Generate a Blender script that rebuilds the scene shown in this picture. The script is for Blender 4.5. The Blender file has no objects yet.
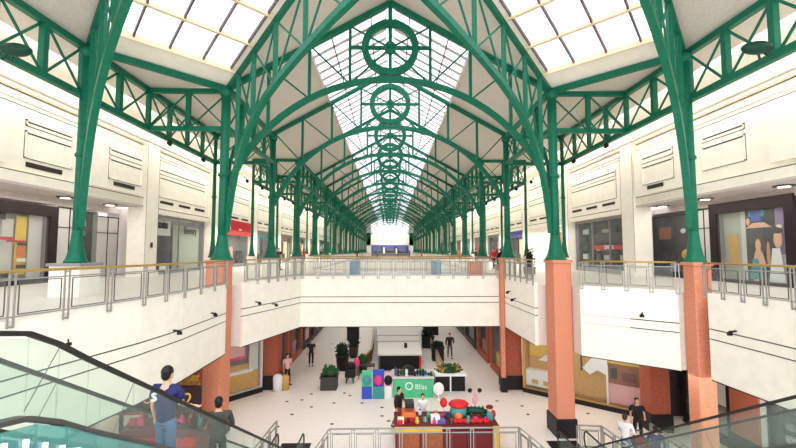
import bpy, bmesh, math, random
from mathutils import Vector, Matrix
R = random.Random(7)
PI = math.pi
sc = bpy.context.scene
COL = sc.collection
FL = 6.1          # upper floor level
# ------------------------------------------------------------------ materials
M = {}
def lin(c):
    return tuple((v/12.92 if v <= .04045 else ((v+.055)/1.055)**2.4) for v in [x/255. for x in c])
def mat(name, rgb, rough=.6, metal=0, speck=0, scale=40, bump=0, emit=0, spec=.3):
    m = bpy.data.materials.new(name); m.use_nodes = True
    nt = m.node_tree; b = nt.nodes['Principled BSDF']; c = lin(rgb)
    b.inputs['Roughness'].default_value = rough
    b.inputs['Metallic'].default_value = metal
    b.inputs['Specular IOR Level'].default_value = spec
    b.inputs['Base Color'].default_value = (*c, 1)
    if speck:
        tc = nt.nodes.new('ShaderNodeTexCoord'); n = nt.nodes.new('ShaderNodeTexNoise')
        n.inputs['Scale'].default_value = scale; n.inputs['Detail'].default_value = 3
        r = nt.nodes.new('ShaderNodeValToRGB')
        r.color_ramp.elements[0].position = .35; r.color_ramp.elements[1].position = .65
        r.color_ramp.elements[0].color = (*[v*(1-speck) for v in c], 1)
        r.color_ramp.elements[1].color = (*[min(1, v*(1+speck)) for v in c], 1)
        nt.links.new(tc.outputs['Object'], n.inputs['Vector']); nt.links.new(n.outputs['Fac'], r.inputs['Fac'])
        nt.links.new(r.outputs['Color'], b.inputs['Base Color'])
        if bump:
            bp = nt.nodes.new('ShaderNodeBump'); bp.inputs['Strength'].default_value = bump
            nt.links.new(n.outputs['Fac'], bp.inputs['Height']); nt.links.new(bp.outputs['Normal'], b.inputs['Normal'])
    if emit:
        b.inputs['Emission Color'].default_value = (*c, 1); b.inputs['Emission Strength'].default_value = emit
    M[name] = m
    return m
mat('white_wall', (252,247,234), .7, speck=.03, scale=3)
mat('ceiling_paint', (222,214,204), .8, speck=.06, scale=12)
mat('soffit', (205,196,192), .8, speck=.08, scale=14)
mat('joint', (46,42,40), .8)
mat('shadow_gap', (60,55,52), .8)
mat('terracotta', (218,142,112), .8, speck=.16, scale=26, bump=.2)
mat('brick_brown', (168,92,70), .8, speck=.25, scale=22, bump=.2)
mat('black_base', (34,30,32), .5, speck=.2, scale=20)
mat('green_steel', (6,108,80), .45, speck=.12, scale=9)
mat('dark_green', (12,62,48), .5)
mat('floor_tile', (243,234,224), .35, speck=.03, scale=5)
mat('floor_upper', (226,218,208), .4, speck=.04, scale=6)
mat('inlay', (52,44,42), .5)
mat('gold', (190,158,92), .35, .6)
mat('steel', (168,168,164), .35, .5)
mat('steel_dark', (92,94,92), .4, .4)
mat('rubber', (34,36,34), .5)
mat('vent', (54,48,46), .7)
mat('black', (26,24,26), .5)
mat('charcoal', (66,62,62), .6, speck=.2, scale=30)
mat('bar_grey', (104,92,86), .6)
mat('bar_light', (176,168,160), .6)
mat('louvre', (240,236,230), .7)
mat('skin', (226,176,146), .6)
mat('skin_tan', (196,140,108), .6)
mat('hair', (22,18,20), .5)
mat('hair_brown', (70,42,30), .5)
mat('navy', (38,40,92), .7); mat('jeans', (92,116,160), .8, speck=.15, scale=60)
mat('white_cloth', (236,234,236), .8); mat('grey_cloth', (96,98,108), .8)
mat('red', (206,34,44), .5); mat('dark_red', (112,34,38), .6, speck=.2, scale=16)
mat('orange', (222,120,64), .6); mat('yellow', (232,190,70), .6); mat('ochre', (206,160,84), .6, speck=.12, scale=10)
mat('kiosk_brown', (160,92,60), .6, speck=.15, scale=14)
mat('mint', (86,196,142), .5, speck=.06, scale=8); mat('teal', (70,150,150), .5); mat('blue', (52,84,188), .5)
mat('pink', (226,60,126), .5); mat('pale_pink', (236,176,180), .6); mat('purple', (32,22,50), .6, speck=.12, scale=10)
mat('lilac', (150,120,168), .6); mat('cream', (240,226,190), .7); mat('pale_grey', (214,210,206), .7, speck=.05, scale=16)
mat('mid_grey', (150,146,144), .7, speck=.1, scale=16); mat('grey_green', (172,176,162), .7, speck=.08, scale=14)
mat('dark_frame', (44,28,33), .5, speck=.1, scale=10)
mat('leaf', (44,86,48), .7, speck=.3, scale=30); mat('leaf_dark', (24,40,30), .8, speck=.3, scale=30)
mat('shelf_dark', (48,46,56), .6, speck=.2, scale=18); mat('wood', (150,110,76), .6, speck=.2, scale=8)
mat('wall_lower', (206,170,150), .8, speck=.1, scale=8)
mat('violet_blue', (98,96,168), .6); mat('paper', (250,250,248), .6)
mat('blue_grey', (120,160,176), .5)
mat('lamp_glow', (255,240,215), .5, emit=4)
def glassmat(name, rgb, alpha, rough=.05):
    m = bpy.data.materials.new(name); m.use_nodes = True; nt = m.node_tree; nt.nodes.clear()
    o = nt.nodes.new('ShaderNodeOutputMaterial'); mx = nt.nodes.new('ShaderNodeMixShader')
    t = nt.nodes.new('ShaderNodeBsdfTransparent'); g = nt.nodes.new('ShaderNodeBsdfPrincipled')
    g.inputs['Base Color'].default_value = (*lin(rgb), 1); g.inputs['Roughness'].default_value = rough
    t.inputs['Color'].default_value = (*[.5+.5*v for v in lin(rgb)], 1)
    mx.inputs[0].default_value = alpha
    nt.links.new(t.outputs[0], mx.inputs[1]); nt.links.new(g.outputs[0], mx.inputs[2]); nt.links.new(mx.outputs[0], o.inputs[0])
    M[name] = m
glassmat('glass', (246,250,248), .05)
glassmat('glass_teal', (120,190,184), .40)
glassmat('glass_tint', (226,240,234), .06)
glassmat('skylight_glass', (238,240,250), .12)

# ------------------------------------------------------------------ mesh builder
ORG = {}
class MB:
    def __init__(s): s.v=[]; s.f=[]; s.mi=[]; s.m=0; s.x=None; s.sm=[]
    def add(s, vs, fs, smooth=False):
        b=len(s.v)
        for p in vs:
            p=Vector(p); s.v.append(s.x@p if s.x else p)
        for f in fs: s.f.append([b+i for i in f]); s.mi.append(s.m); s.sm.append(smooth)
        return s
    def box(s, x0,x1,y0,y1,z0,z1):
        return s.add([(x,y,z) for z in (z0,z1) for y in (y0,y1) for x in (x0,x1)],
            [(0,2,3,1),(4,5,7,6),(0,1,5,4),(2,6,7,3),(0,4,6,2),(1,3,7,5)])
    def bbox(s, x0,x1,y0,y1,z0,z1,b=.03):   # chamfered on all vertical edges and the top
        o=[(x0+b,y0),(x1-b,y0),(x1,y0+b),(x1,y1-b),(x1-b,y1),(x0+b,y1),(x0,y1-b),(x0,y0+b)]
        cx,cy=(x0+x1)/2,(y0+y1)/2
        ins=[(cx+(x-cx)*(1-2*b/max(x1-x0,.01)),cy+(y-cy)*(1-2*b/max(y1-y0,.01))) for x,y in o]
        vs=[(x,y,z0) for x,y in o]+[(x,y,z1-b) for x,y in o]+[(x,y,z1) for x,y in ins]
        fs=[tuple(range(7,-1,-1)),tuple(range(16,24))]
        for k in (0,8):
            for i in range(8): fs.append((k+i,k+(i+1)%8,k+8+(i+1)%8,k+8+i))
        return s.add(vs,fs)
    def bar(s, a,b,w=.1,h=None,up=(0,0,1)):
        a=Vector(a); b=Vector(b); h=h or w; d=(b-a).normalized(); up=Vector(up)
        if abs(d.dot(up))>.98: up=Vector((0,1,0)) if abs(d.y)<.9 else Vector((1,0,0))
        r=d.cross(up).normalized()*w/2; u=r.cross(d).normalized()*h/2
        return s.add([a-r-u,a+r-u,a+r+u,a-r+u,b-r-u,b+r-u,b+r+u,b-r+u],
            [(3,2,1,0),(4,5,6,7),(0,1,5,4),(1,2,6,5),(2,3,7,6),(3,0,4,7)])
    def path(s, pts, w, h=None, up=(0,0,1)):
        h=h or w; P=[Vector(p) for p in pts]; n=len(P); vs=[]; fs=[]
        for i,p in enumerate(P):
            d=(P[min(i+1,n-1)]-P[max(i-1,0)]).normalized(); U=Vector(up)
            r=d.cross(U)
            if r.length<.05: r=Vector((1,0,0))
            r.normalize(); u=r.cross(d).normalized()
            r*=w/2; u*=h/2; vs+=[p-r-u,p+r-u,p+r+u,p-r+u]
        for i in range(n-1):
            k=4*i
            for j in range(4): fs.append((k+j,k+(j+1)%4,k+4+(j+1)%4,k+4+j))
        fs+=[(3,2,1,0),(4*n-4,4*n-3,4*n-2,4*n-1)]
        return s.add(vs,fs)
    def tube(s, pts, rad, n=8):
        P=[Vector(p) for p in pts]; m=len(P); vs=[]; fs=[]
        if not isinstance(rad,(list,tuple)): rad=[rad]*m
        ref=None
        for i,p in enumerate(P):
            d=(P[min(i+1,m-1)]-P[max(i-1,0)]).normalized()
            if ref is None: ref=Vector((0,0,1)) if abs(d.z)<.9 else Vector((1,0,0))
            r=d.cross(ref)
            if r.length<.05: r=d.cross(Vector((0,1,.1)))
            r.normalize(); u=r.cross(d).normalized()
            for k in range(n):
                a=2*PI*k/n; vs.append(p+(r*math.cos(a)+u*math.sin(a))*rad[i])
        for i in range(m-1):
            for k in range(n): fs.append((i*n+k,i*n+(k+1)%n,(i+1)*n+(k+1)%n,(i+1)*n+k))
        s.add(vs,fs,True); b=len(s.v)-m*n
        s.f+= [[b+k for k in range(n-1,-1,-1)],[b+(m-1)*n+k for k in range(n)]]; s.mi+=[s.m]*2; s.sm+=[False]*2
        return s
    def lathe(s, prof, c=(0,0,0), n=16):    # prof [(r,z)...]
        vs=[];fs=[];m=len(prof)
        for r,z in prof:
            for k in range(n): a=2*PI*k/n; vs.append((c[0]+r*math.cos(a),c[1]+r*math.sin(a),c[2]+z))
        for i in range(m-1):
            for k in range(n): fs.append((i*n+k,i*n+(k+1)%n,(i+1)*n+(k+1)%n,(i+1)*n+k))
        s.add(vs,fs,True); b=len(s.v)-m*n
        s.f+= [[b+k for k in range(n-1,-1,-1)],[b+(m-1)*n+k for k in range(n)]]; s.mi+=[s.m]*2; s.sm+=[False]*2
        return s
    def ball(s, c, r, n=10, m=7):
        if not isinstance(r,(tuple,list)): r=(r,r,r)
        vs=[];fs=[]
        for i in range(m+1):
            t=PI*i/m
            for k in range(n):
                a=2*PI*k/n; vs.append((c[0]+r[0]*math.sin(t)*math.cos(a),c[1]+r[1]*math.sin(t)*math.sin(a),c[2]-r[2]*math.cos(t)))
        for i in range(m):
            for k in range(n): fs.append((i*n+k,i*n+(k+1)%n,(i+1)*n+(k+1)%n,(i+1)*n+k))
        return s.add(vs,fs,True)
    def poly(s, pts, t=None):       # flat polygon, or prism extruded by vector t
        n=len(pts); P=[Vector(p) for p in pts]
        if t is None: return s.add(P,[tuple(range(n))])
        t=Vector(t); vs=P+[p+t for p in P]; fs=[tuple(range(n-1,-1,-1)),tuple(range(n,2*n))]
        for i in range(n): fs.append((i,(i+1)%n,n+(i+1)%n,n+i))
        return s.add(vs,fs)
    def ring(s, c, ro, ri, th, n=32):   # ring in the XZ plane, thickness along Y
        vs=[];fs=[]
        for k in range(n):
            a=2*PI*k/n; ca,sa=math.cos(a),math.sin(a)
            for r,y in ((ro,-th/2),(ro,th/2),(ri,th/2),(ri,-th/2)): vs.append((c[0]+r*ca,c[1]+y,c[2]+r*sa))
        for k in range(n):
            for j in range(4): fs.append((4*k+j,4*k+(j+1)%4,4*((k+1)%n)+(j+1)%4,4*((k+1)%n)+j))
        return s.add(vs,fs)
    def leaves(s, c, r, n, size, rnd=R):
        for _ in range(n):
            a=rnd.uniform(0,2*PI); t=math.acos(rnd.uniform(-.7,1)); q=rnd.uniform(.55,1)
            p=Vector((c[0]+r[0]*q*math.sin(t)*math.cos(a),c[1]+r[1]*q*math.sin(t)*math.sin(a),c[2]+r[2]*q*math.cos(t)))
            d=Vector((rnd.gauss(0,1),rnd.gauss(0,1),rnd.gauss(.6,1))).normalized(); e=d.orthogonal().normalized()*size*.4; L=d*size*rnd.uniform(.7,1.3)
            s.add([p,p+L*.5+e,p+L,p+L*.5-e],[(0,1,2,3)])
        return s
    def build(s, name, m, parent=None, org=None):
        o0 = ORG.get(parent.name, Vector()) if parent else Vector(org or (0,0,0))
        me=bpy.data.meshes.new(name); me.from_pydata([tuple(p-o0) for p in s.v],[],s.f)
        for k in (m if isinstance(m,(list,tuple)) else [m]): me.materials.append(M[k])
        me.polygons.foreach_set('material_index', s.mi); me.polygons.foreach_set('use_smooth', s.sm); me.update()
        bm=bmesh.new(); bm.from_mesh(me); bmesh.ops.recalc_face_normals(bm, faces=bm.faces); bm.to_mesh(me); bm.free()
        o=bpy.data.objects.new(name,me); COL.objects.link(o)
        if parent: o.parent=parent; ORG[o.name]=o0
        else: o.location=o0; ORG[o.name]=o0
        return o
def tag(o,label,cat,group=None,kind=None):
    if label: o['label']=label
    if cat: o['category']=cat
    if group: o['group']=group
    if kind: o['kind']=kind
    return o
def thing(name,label,cat,loc=(0,0,0),group=None):
    o=bpy.data.objects.new(name,None); COL.objects.link(o); o.location=loc; o.empty_display_size=.2
    ORG[o.name]=Vector(loc); return tag(o,label,cat,group)
def struct(name,mb,m,label=None):
    o=mb.build(name,m); o['kind']='structure'
    if label: o['label']=label; 
    return o
KIDS={}
def dup(root,loc,label,group=None,rz=None,cat=None):
    def cp(o,par):
        c=o.copy(); COL.objects.link(c)
        if par: c.parent=par
        for ch in o.children: cp(ch,c)
        return c
    r=cp(root,None); r.location=loc
    if rz is not None: r.rotation_euler=(0,0,rz)
    r['label']=label
    if group: r['group']=group
    return r
def text_obj(s,size,parent,mtx,m,name='lettering',ext=.01,align='CENTER'):
    cu=bpy.data.curves.new('tmp','FONT'); cu.body=s; cu.size=size; cu.extrude=ext; cu.align_x=align; cu.align_y='CENTER'
    o=bpy.data.objects.new('tmp',cu); COL.objects.link(o)
    me=bpy.data.meshes.new_from_object(o.evaluated_get(bpy.context.evaluated_depsgraph_get()))
    bpy.data.objects.remove(o); me.transform(Matrix.Translation(-ORG.get(parent.name,Vector()))@mtx)
    me.materials.clear(); me.materials.append(M[m])
    o=bpy.data.objects.new(name,me); COL.objects.link(o); o.parent=parent; return o
def ordw(i): return ['first','second','third','fourth','fifth','sixth','seventh','eighth','ninth','tenth','eleventh','twelfth','thirteenth','fourteenth','fifteenth','sixteenth','seventeenth','eighteenth'][i]

# ------------------------------------------------------------------ camera
f=410.
pitch=math.atan(27/f); yaw=math.atan(8/f*math.cos(pitch))
cam=bpy.data.cameras.new('camera'); co=bpy.data.objects.new('camera',cam); COL.objects.link(co)
co.location=(0,0,7.6); co.rotation_euler=(PI/2+pitch,0,-yaw)
cam.sensor_width=36; cam.lens=36*f/796; cam.clip_end=400; cam.clip_start=.1; sc.camera=co

# ------------------------------------------------------------------ floors and slabs
YE=126.
mb=MB(); mb.box(-20,20,-8,YE,-.3,0)
mb.m=1
rr=random.Random(3)
dots=[(334,403),(362,403),(382,407.5),(382,416),(388.6,421),(338,434),(311.5,407),(311.5,394),(302,400),(287,401.6),(292,414.5),(277.5,426.8),(344.5,393),(350,395.5),(497,401),(522,406),(528,414.5),(588,413.5),(332,424)]
def gz(px,py,z=0):
    a=(px-398)/f; b=(224-py)/f; cp,sp=math.cos(pitch),math.sin(pitch); c,s=math.cos(yaw),math.sin(yaw)
    y=cp-b*sp; zz=sp+b*cp; r=(a*c+y*s,-a*s+y*c,zz); t=(z-7.6)/r[2]; return r[0]*t,r[1]*t
pts=[gz(*d) for d in dots]
for k in range(60):
    pts.append((rr.uniform(-6,10),rr.uniform(3,14)))
for k in range(30):
    pts.append((rr.uniform(-5,6),rr.uniform(32,70)))
for x,y in pts: mb.lathe([(.085,0),(.085,.006)],(x,y,0),8)
struct('floor',mb,['floor_tile','inlay'])
# gallery edges as plan outlines
LE=[(-8.6,-6),(-8.2,4.5),(-7.55,8.3),(-6.9,11.6),(-6.72,13.5),(-6.7,16.95)]
RE=[(10.5,-6),(10.5,11.3),(10.42,13.3)]
slab_z0,slab_z1=3.47,6.22
def slab(name,poly,z0=slab_z0,z1=FL):
    mb=MB(); mb.poly([(x,y,z0) for x,y in poly],(0,0,z1-z0)); return mb
XW=16.4
mbs=MB()
left=LE+[(-6.7,17.0),(-7.65,17.0),(-7.65,18.25),(-6.45,18.25),(-5.89,19.9),(-4.93,22.9)]
right=[(10.5,-6),(10.5,11.3),(10.42,13.35),(10.9,13.4),(10.9,14.35),(10.1,14.35),(7.62,16.45),(7.62,18.25),(6.45,18.25),(6.35,22.9)]
def kerb(mb,line,z0,z1,w=.16,side=1):
    pass
for name,pl in (('floor',left+[(-4.93,29.2),(-XW,29.2),(-XW,-6)]),('floor',right+[(6.35,29.2),(XW,29.2),(XW,-6)])):
    mb=slab(name,pl); struct(name,mb,'floor_upper')
mb=MB(); mb.box(-4.93,6.35,22.9,29.2,slab_z0,FL); struct('floor',mb,'floor_upper')
for sx in (-1,1):
    mb=MB(); mb.box(min(sx*5.4,sx*XW),max(sx*5.4,sx*XW),29.2,YE,slab_z0,FL); struct('floor',mb,'floor_upper')
for y0 in (60,92):
    mb=MB(); mb.box(-5.4,5.4,y0,y0+6,slab_z0,FL); struct('floor',mb,'floor_upper')
# white fascia boards with two shadow grooves
def fascia(name,line,grooves=((5.08,.022),(4.76,.022)),z1=slab_z1,th=.05,side=-1):
    mb=MB(); n=len(line)
    levels=[slab_z0-.02,4.76-.02,4.76+.02,5.08-.02,5.08+.02,z1]
    nrm=[]
    for i in range(n-1):
        a=Vector((*line[i],0)); b=Vector((*line[i+1],0)); d=(b-a).normalized(); nn=Vector((d.y,-d.x,0))*(-side)
        nrm.append(nn)
        for k in range(5):
            o=nn*(.012 if k in(1,3) else th); mb.m=1 if k in (1,3) else 0
            z0,zz=levels[k],levels[k+1]
            inn=nn*-.1
            e=d*.02
            mb.poly([a+inn-e+Vector((0,0,z0)),b+inn+e+Vector((0,0,z0)),b+o+e+Vector((0,0,z0)),a+o-e+Vector((0,0,z0))],(0,0,zz-z0))
    mb.m=1
    for i in range(n-1):
        a=Vector((*line[i],slab_z0-.02)); b=Vector((*line[i+1],slab_z0-.02)); mb.bar(a+nrm[i]*.05,b+nrm[i]*.05,.03,.03)
    return struct(name,mb,['white_wall','joint'])
fascia('trim_1',[(x,y) for x,y in LE],side=-1)
fascia('trim_2',[(-6.45,18.25),(-5.89,19.9),(-4.93,22.9)],side=-1)
fascia('trim_3',[(-4.93,22.9),(6.02,22.9)],side=-1)
fascia('trim_4',[(6.35,22.9),(6.45,18.25)],side=-1)
fascia('trim_5',[(7.66,16.45),(10.1,14.35)],side=-1)
fascia('trim_6',[(10.42,13.3),(10.5,11.3),(10.5,-6)],side=-1)
fascia('trim_7',[(-4.93,29.2),(-5.4,29.4),(-5.4,60)],side=-1)
fascia('trim_8',[(5.4,60),(5.4,29.2)],side=-1)
fascia('trim_9',[(-5.4,60),(5.4,60)],side=-1)

# ------------------------------------------------------------------ terracotta pillars (carry the green columns)
def pillar(x0,x1,y0,y1,label,z1=7.2,m='terracotta',base=True,grp=None):
    c=((x0+x1)/2,(y0+y1)/2,0); t=thing('pillar',label,'pillar',c,grp)
    mb=MB(); mb.bbox(x0,x1,y0,y1,0,z1-.08,.04); mb.build('shaft',m,t)
    if z1>FL:
        mb=MB(); mb.bbox(x0-.05,x1+.05,y0-.05,y1+.05,z1-.1,z1+.02,.02); mb.build('cap',m,t)
    if base:
        mb=MB(); mb.bbox(x0-.06,x1+.06,y0-.06,y1+.06,0,.75,.03); mb.build('plinth','black_base',t)
    return t
pillar(6.85,7.6,17.1,18.1,'tall terracotta pillar at the right of the atrium, under the nave column')
pillar(-7.6,-6.85,17.1,18.1,'terracotta pillar half hidden by the left balcony')
pillar(10.28,10.88,13.72,14.3,'tall terracotta pillar at far right, crossed by the black escalator handrails')
pillar(6.07,6.3,22.55,22.84,'thin terracotta pillar at right corner of the footbridge')
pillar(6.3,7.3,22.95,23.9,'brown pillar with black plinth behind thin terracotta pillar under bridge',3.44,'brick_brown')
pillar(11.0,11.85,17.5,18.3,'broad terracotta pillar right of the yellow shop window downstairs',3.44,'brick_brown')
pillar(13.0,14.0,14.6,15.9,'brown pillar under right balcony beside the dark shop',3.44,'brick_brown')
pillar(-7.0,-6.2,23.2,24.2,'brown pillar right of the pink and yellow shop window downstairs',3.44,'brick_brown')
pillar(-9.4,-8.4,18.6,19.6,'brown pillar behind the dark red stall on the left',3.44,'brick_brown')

# ------------------------------------------------------------------ railings
def railing(line,label,zf=FL,h=1.1,step=.82,hand='gold',drop=.0,name='railing',frames=True,glass=True,double=True,grp=None):
    P=[Vector((*p[:2],zf)) for p in line]; t=thing(name,label,'railing',tuple(P[0]),grp)
    hr=MB(); hr.tube([p+Vector((0,0,h)) for p in P],.032,8); hr.build('handrail',hand,t)
    lr=MB()
    for p,q in zip(P,P[1:]):
        for z in (h-.16,.2): lr.bar(p+Vector((0,0,z)),q+Vector((0,0,z)),.022,.03)
    lr.build('lower_rail','steel',t)
    gl=MB() if glass else None
    np_=0
    for p,q in zip(P,P[1:]):
        L=(q-p).length; n=max(1,round(L/step)); d=(q-p)/L
        for i in range(n+1):
            if i==n and q is not P[-1]: continue
            c=p+d*L*i/n; mb=MB()
            for k in ((-.055,.055) if double else (0,)):
                mb.bar(c+d*k+Vector((0,0,-drop)),c+d*k+Vector((0,0,h-.02)),.03,.03,up=tuple(d))
            if double: mb.bar(c-d*.06+Vector((0,0,h-.06)),c+d*.06+Vector((0,0,h-.06)),.02,.03); mb.bar(c-d*.06+Vector((0,0,-drop+.03)),c+d*.06+Vector((0,0,-drop+.03)),.02,.04)
            mb.build('post','steel',t); np_+=1
            if i<n and frames:
                a=c+d*.13; b=p+d*L*(i+1)/n-d*.13
                fr=MB()
                for z in (.24,h-.2): fr.bar(a+Vector((0,0,z)),b+Vector((0,0,z)),.016,.02)
                for e in (a,b): fr.bar(e+Vector((0,0,.24)),e+Vector((0,0,h-.2)),.02,.016,up=tuple(d))
                fr.build('panel_frame','steel_dark',t)
                if gl: 
                    gl.poly([a+Vector((0,0,.25)),b+Vector((0,0,.25)),b+Vector((0,0,h-.21)),a+Vector((0,0,h-.21))],d.cross(Vector((0,0,1)))*.012)
    if gl and gl.v: gl.build('glass_panel','glass',t)
    return t
off=.1
railing([(-8.3,2.5),(-8.1,4.5),(-7.45,8.3),(-6.8,11.6),(-6.62,13.5),(-6.62,16.9)],'long steel railing with gold handrail along the left balcony in front',drop=.02,step=1.15)
railing([(-6.4,18.4),(-5.8,19.9),(-4.83,22.82)],'short steel railing with gold handrail between left pillar and footbridge',drop=.02)
railing([(-4.8,22.8),(6.0,22.8)],'steel railing with gold handrail along the front of the footbridge',drop=.02)
railing([(6.28,22.4),(6.38,18.3)],'short steel railing with gold handrail from bridge to right nave pillar',drop=.02)
railing([(7.66,16.38),(10.08,14.28)],'slanted steel railing with gold handrail between the two right pillars',drop=.02)
railing([(10.36,13.4),(10.42,11.3),(10.42,4)],'steel railing with gold handrail right of the last right pillar',drop=.02)
railing([(-4.9,29.1),(5.9,29.1)],'steel railing along the back of the footbridge',frames=False,double=False)
for sx,w in ((-1,'left'),(1,'right')):
    railing([(sx*5.45,29.6),(sx*5.45,60)],'long far railing along the %s gallery beyond the bridge'%w,frames=False,double=False,step=1.6)
railing([(-5.3,59.9),(5.3,59.9)],'distant railing across the second footbridge',frames=False,double=False,step=1.4)
# ground level railings
railing([(-2.6,13.6),(-2.25,15.75),(4.85,15.75),(5.3,13.6)],'white steel railing around the well in front of the toy stall',zf=0,h=1.0,hand='steel',glass=False,step=.84)
railing([(-4.55,14.2),(-4.4,16.5)],'short steel railing beside the foot of the left escalator',zf=0,h=1.0,hand='steel',glass=False,step=.8)
railing([(7.15,15.9),(8.0,15.8),(8.15,14.3)],'small bent steel railing behind right pillar downstairs',zf=0,h=1.0,hand='steel',glass=False,step=.8)
railing([(10.0,16.0),(10.05,12.6)],'steel railing right of the three shoppers downstairs',zf=0,h=1.0,hand='steel',glass=False,step=.8)

# ------------------------------------------------------------------ green steel: columns
def column(x,y,label,r=1.0,z0=7.2,z1=14.7,plinth=True,grp=None,loc=None):
    t=thing('steel_column',label,'column',(x,y,z0),grp)
    mb=MB(); mb.lathe([(.2*r,.9),(.19*r,2.2),(.19*r,z1-z0)],(x,y,z0),12); S_=mb.build('shaft','green_steel',t)
    mb=MB(); mb.lathe([(.47*r,0),(.46*r,.06),(.4*r,.12),(.33*r,.3),(.27*r,.55),(.225*r,.85),(.2*r,1.1)],(x,y,z0),14); mb.build('flared_base','green_steel',t)
    mb=MB(); mb.lathe([(.19*r,0),(.28*r,.1),(.28*r,.3),(.2*r,.36)],(x,y,z1-.36),12); mb.build('capital','green_steel',S_)
    mb=MB(); mb.lathe([(.2*r,0),(.25*r,.04),(.25*r,.12),(.2*r,.16)],(x,y,z0+3.6),12); mb.build('collar','green_steel',S_)
    return t
def plinth(x,y,label,w=.5,grp=None,z0=FL):
    mb=MB(); mb.bbox(x-w,x+w,y-w,y+w,0+z0,7.14,.03); mb.m=1; mb.bbox(x-w-.06,x+w+.06,y-w-.06,y+w+.06,7.1,7.2,.02)
    tag(mb.build('column_plinth',['white_wall','mid_grey'],org=(x,y,z0)),label,'plinth',grp)
YS=[18+7*k for k in range(16)]
YS[0]=17.9
for sx,w in ((-1,'left'),(1,'right')):
    column(sx*7.2,17.75,'large green steel column at the %s front corner of the nave'%w)
    column(sx*10.6,14.1,'large green steel column nearest the camera on the %s'%w,.76)
    if sx<0: plinth(-10.6,14.1,'white plinth under the nearest left green column')
    p0=column(sx*7.2,25,'green steel column, second along the %s edge of the nave'%w,.95,grp='nave columns on the %s'%w)
    q0=column(sx*10.7,25,'slim green aisle column, nearest of the row on the %s'%w,.55,grp='aisle columns on the %s'%w)
    plinth(sx*7.2,25,'pale plinth under the second %s nave column'%w,.42,'nave plinths on the %s'%w)
    pl0=[o for o in COL.objects if o.name.startswith('column_plinth')][-1]
    for k in range(2,16):
        dup(p0,(sx*7.2,YS[k],7.2),'green steel column, %s along the %s edge of the nave'%(ordw(k),w))
        dup(pl0,(sx*7.2,YS[k],FL),'pale plinth under the %s %s nave column'%(ordw(k),w))
    for k in range(2,16):
        dup(q0,(sx*10.7,YS[k],7.2),'slim green aisle column, %s of the row on the %s'%(ordw(k-1),w))
    mb=MB(); mb.bbox(sx*10.7-.3,sx*10.7+.3,24.7,25.3,FL,7.2,.02)
    a0=tag(mb.build('column_plinth','white_wall',org=(sx*10.7,25,FL)),'small plinth under the nearest slim aisle column on the %s'%w,'plinth','aisle plinths on the %s'%w)
    for k in range(2,16): dup(a0,(sx*10.7,YS[k],FL),'small plinth under the %s slim aisle column on the %s'%(ordw(k-1),w))

# ------------------------------------------------------------------ green steel: nave roof trusses with wheels
def arc_pts(R0,zc,x0,x1,n):
    a0=math.acos(max(-1,min(1,x0/R0))); a1=math.acos(max(-1,min(1,x1/R0)))
    return [(R0*math.cos(a0+(a1-a0)*i/n),zc+R0*math.sin(a0+(a1-a0)*i/n)) for i in range(n+1)]
ZW=16.72; RZ0,RZ1=14.78,18.82
def rz(x): return RZ1-(RZ1-RZ0)*abs(x)/7.2
def az(x): return 7.66+math.sqrt(7.6**2-x*x)
def roof_truss(y,label,group):
    t=thing('roof_truss',label,'roof truss',(0,y,RZ0),group)
    for s in (-1,1):
        mb=MB(); mb.bar((s*7.2,y,RZ0),(0,y,RZ1),.24,.2); mb.build('rafter','green_steel',t)
    mb=MB(); mb.path([(x,y,z) for x,z in arc_pts(7.6,7.66,-7.1,7.1,28)],.24,.2,up=(0,1,0)); mb.build('arch_rib','green_steel',t)
    mb=MB(); mb.ring((0,y,ZW),1.28,.98,.24,40); W_=mb.build('wheel_rim','green_steel',t)
    mb=MB(); mb.ring((0,y,ZW),.26,.1,.28,16); mb.ball((0,y,ZW),(.12,.17,.12)); mb.build('wheel_hub','green_steel',W_)
    ends=[(1.8,ZW),(1.8,rz(1.8)-.1),(0,rz(0)-.1),(-1.8,rz(1.8)-.1),(-1.8,ZW),(-1.8,az(1.8)),(0,az(0)),(1.8,az(1.8))]
    for i,(ex,ez) in enumerate(ends):
        d=Vector((ex,0,ez-ZW)).normalized(); w=.14 if i%2==0 else .07
        mb=MB(); mb.bar((d.x*.2,y,ZW+d.z*.2),(ex,y,ez),w,w); mb.build('spoke','green_steel',W_)
    for x in (-5.4,-3.6,-1.8,1.8,3.6,5.4):
        mb=MB(); mb.bar((x,y,az(x)),(x,y,rz(x)),.13,.13); mb.build('hanger','green_steel',t)
    for s in (-1,1):
        for a,b in ((7.1,5.4),(5.4,3.6),(3.6,1.8)):
            mb=MB(); mb.bar((s*a,y,rz(a)),(s*b,y,az(b)),.07,.07); mb.build('brace','green_steel',t)
    for s in ():   # (no lower knee)
        mb=MB(); mb.path([(s*7.05,y,9.0),(s*6.95,y,10.0),(s*6.6,y,11.2),(s*6.0,y,12.2)],.15,.15,up=(0,1,0)); mb.build('knee_brace','green_steel',t)
    return t
g='trusses of the nave roof'
t0=roof_truss(YS[0],'nearest wheel truss of the nave roof, largest and complete',g)
t1=roof_truss(YS[1],'second wheel truss of the nave roof, just behind the nearest',g)
for k in range(2,16):
    dup(t1,(0,YS[k],RZ0),'%s wheel truss of the nave roof counted from the crossing'%ordw(k))

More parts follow.
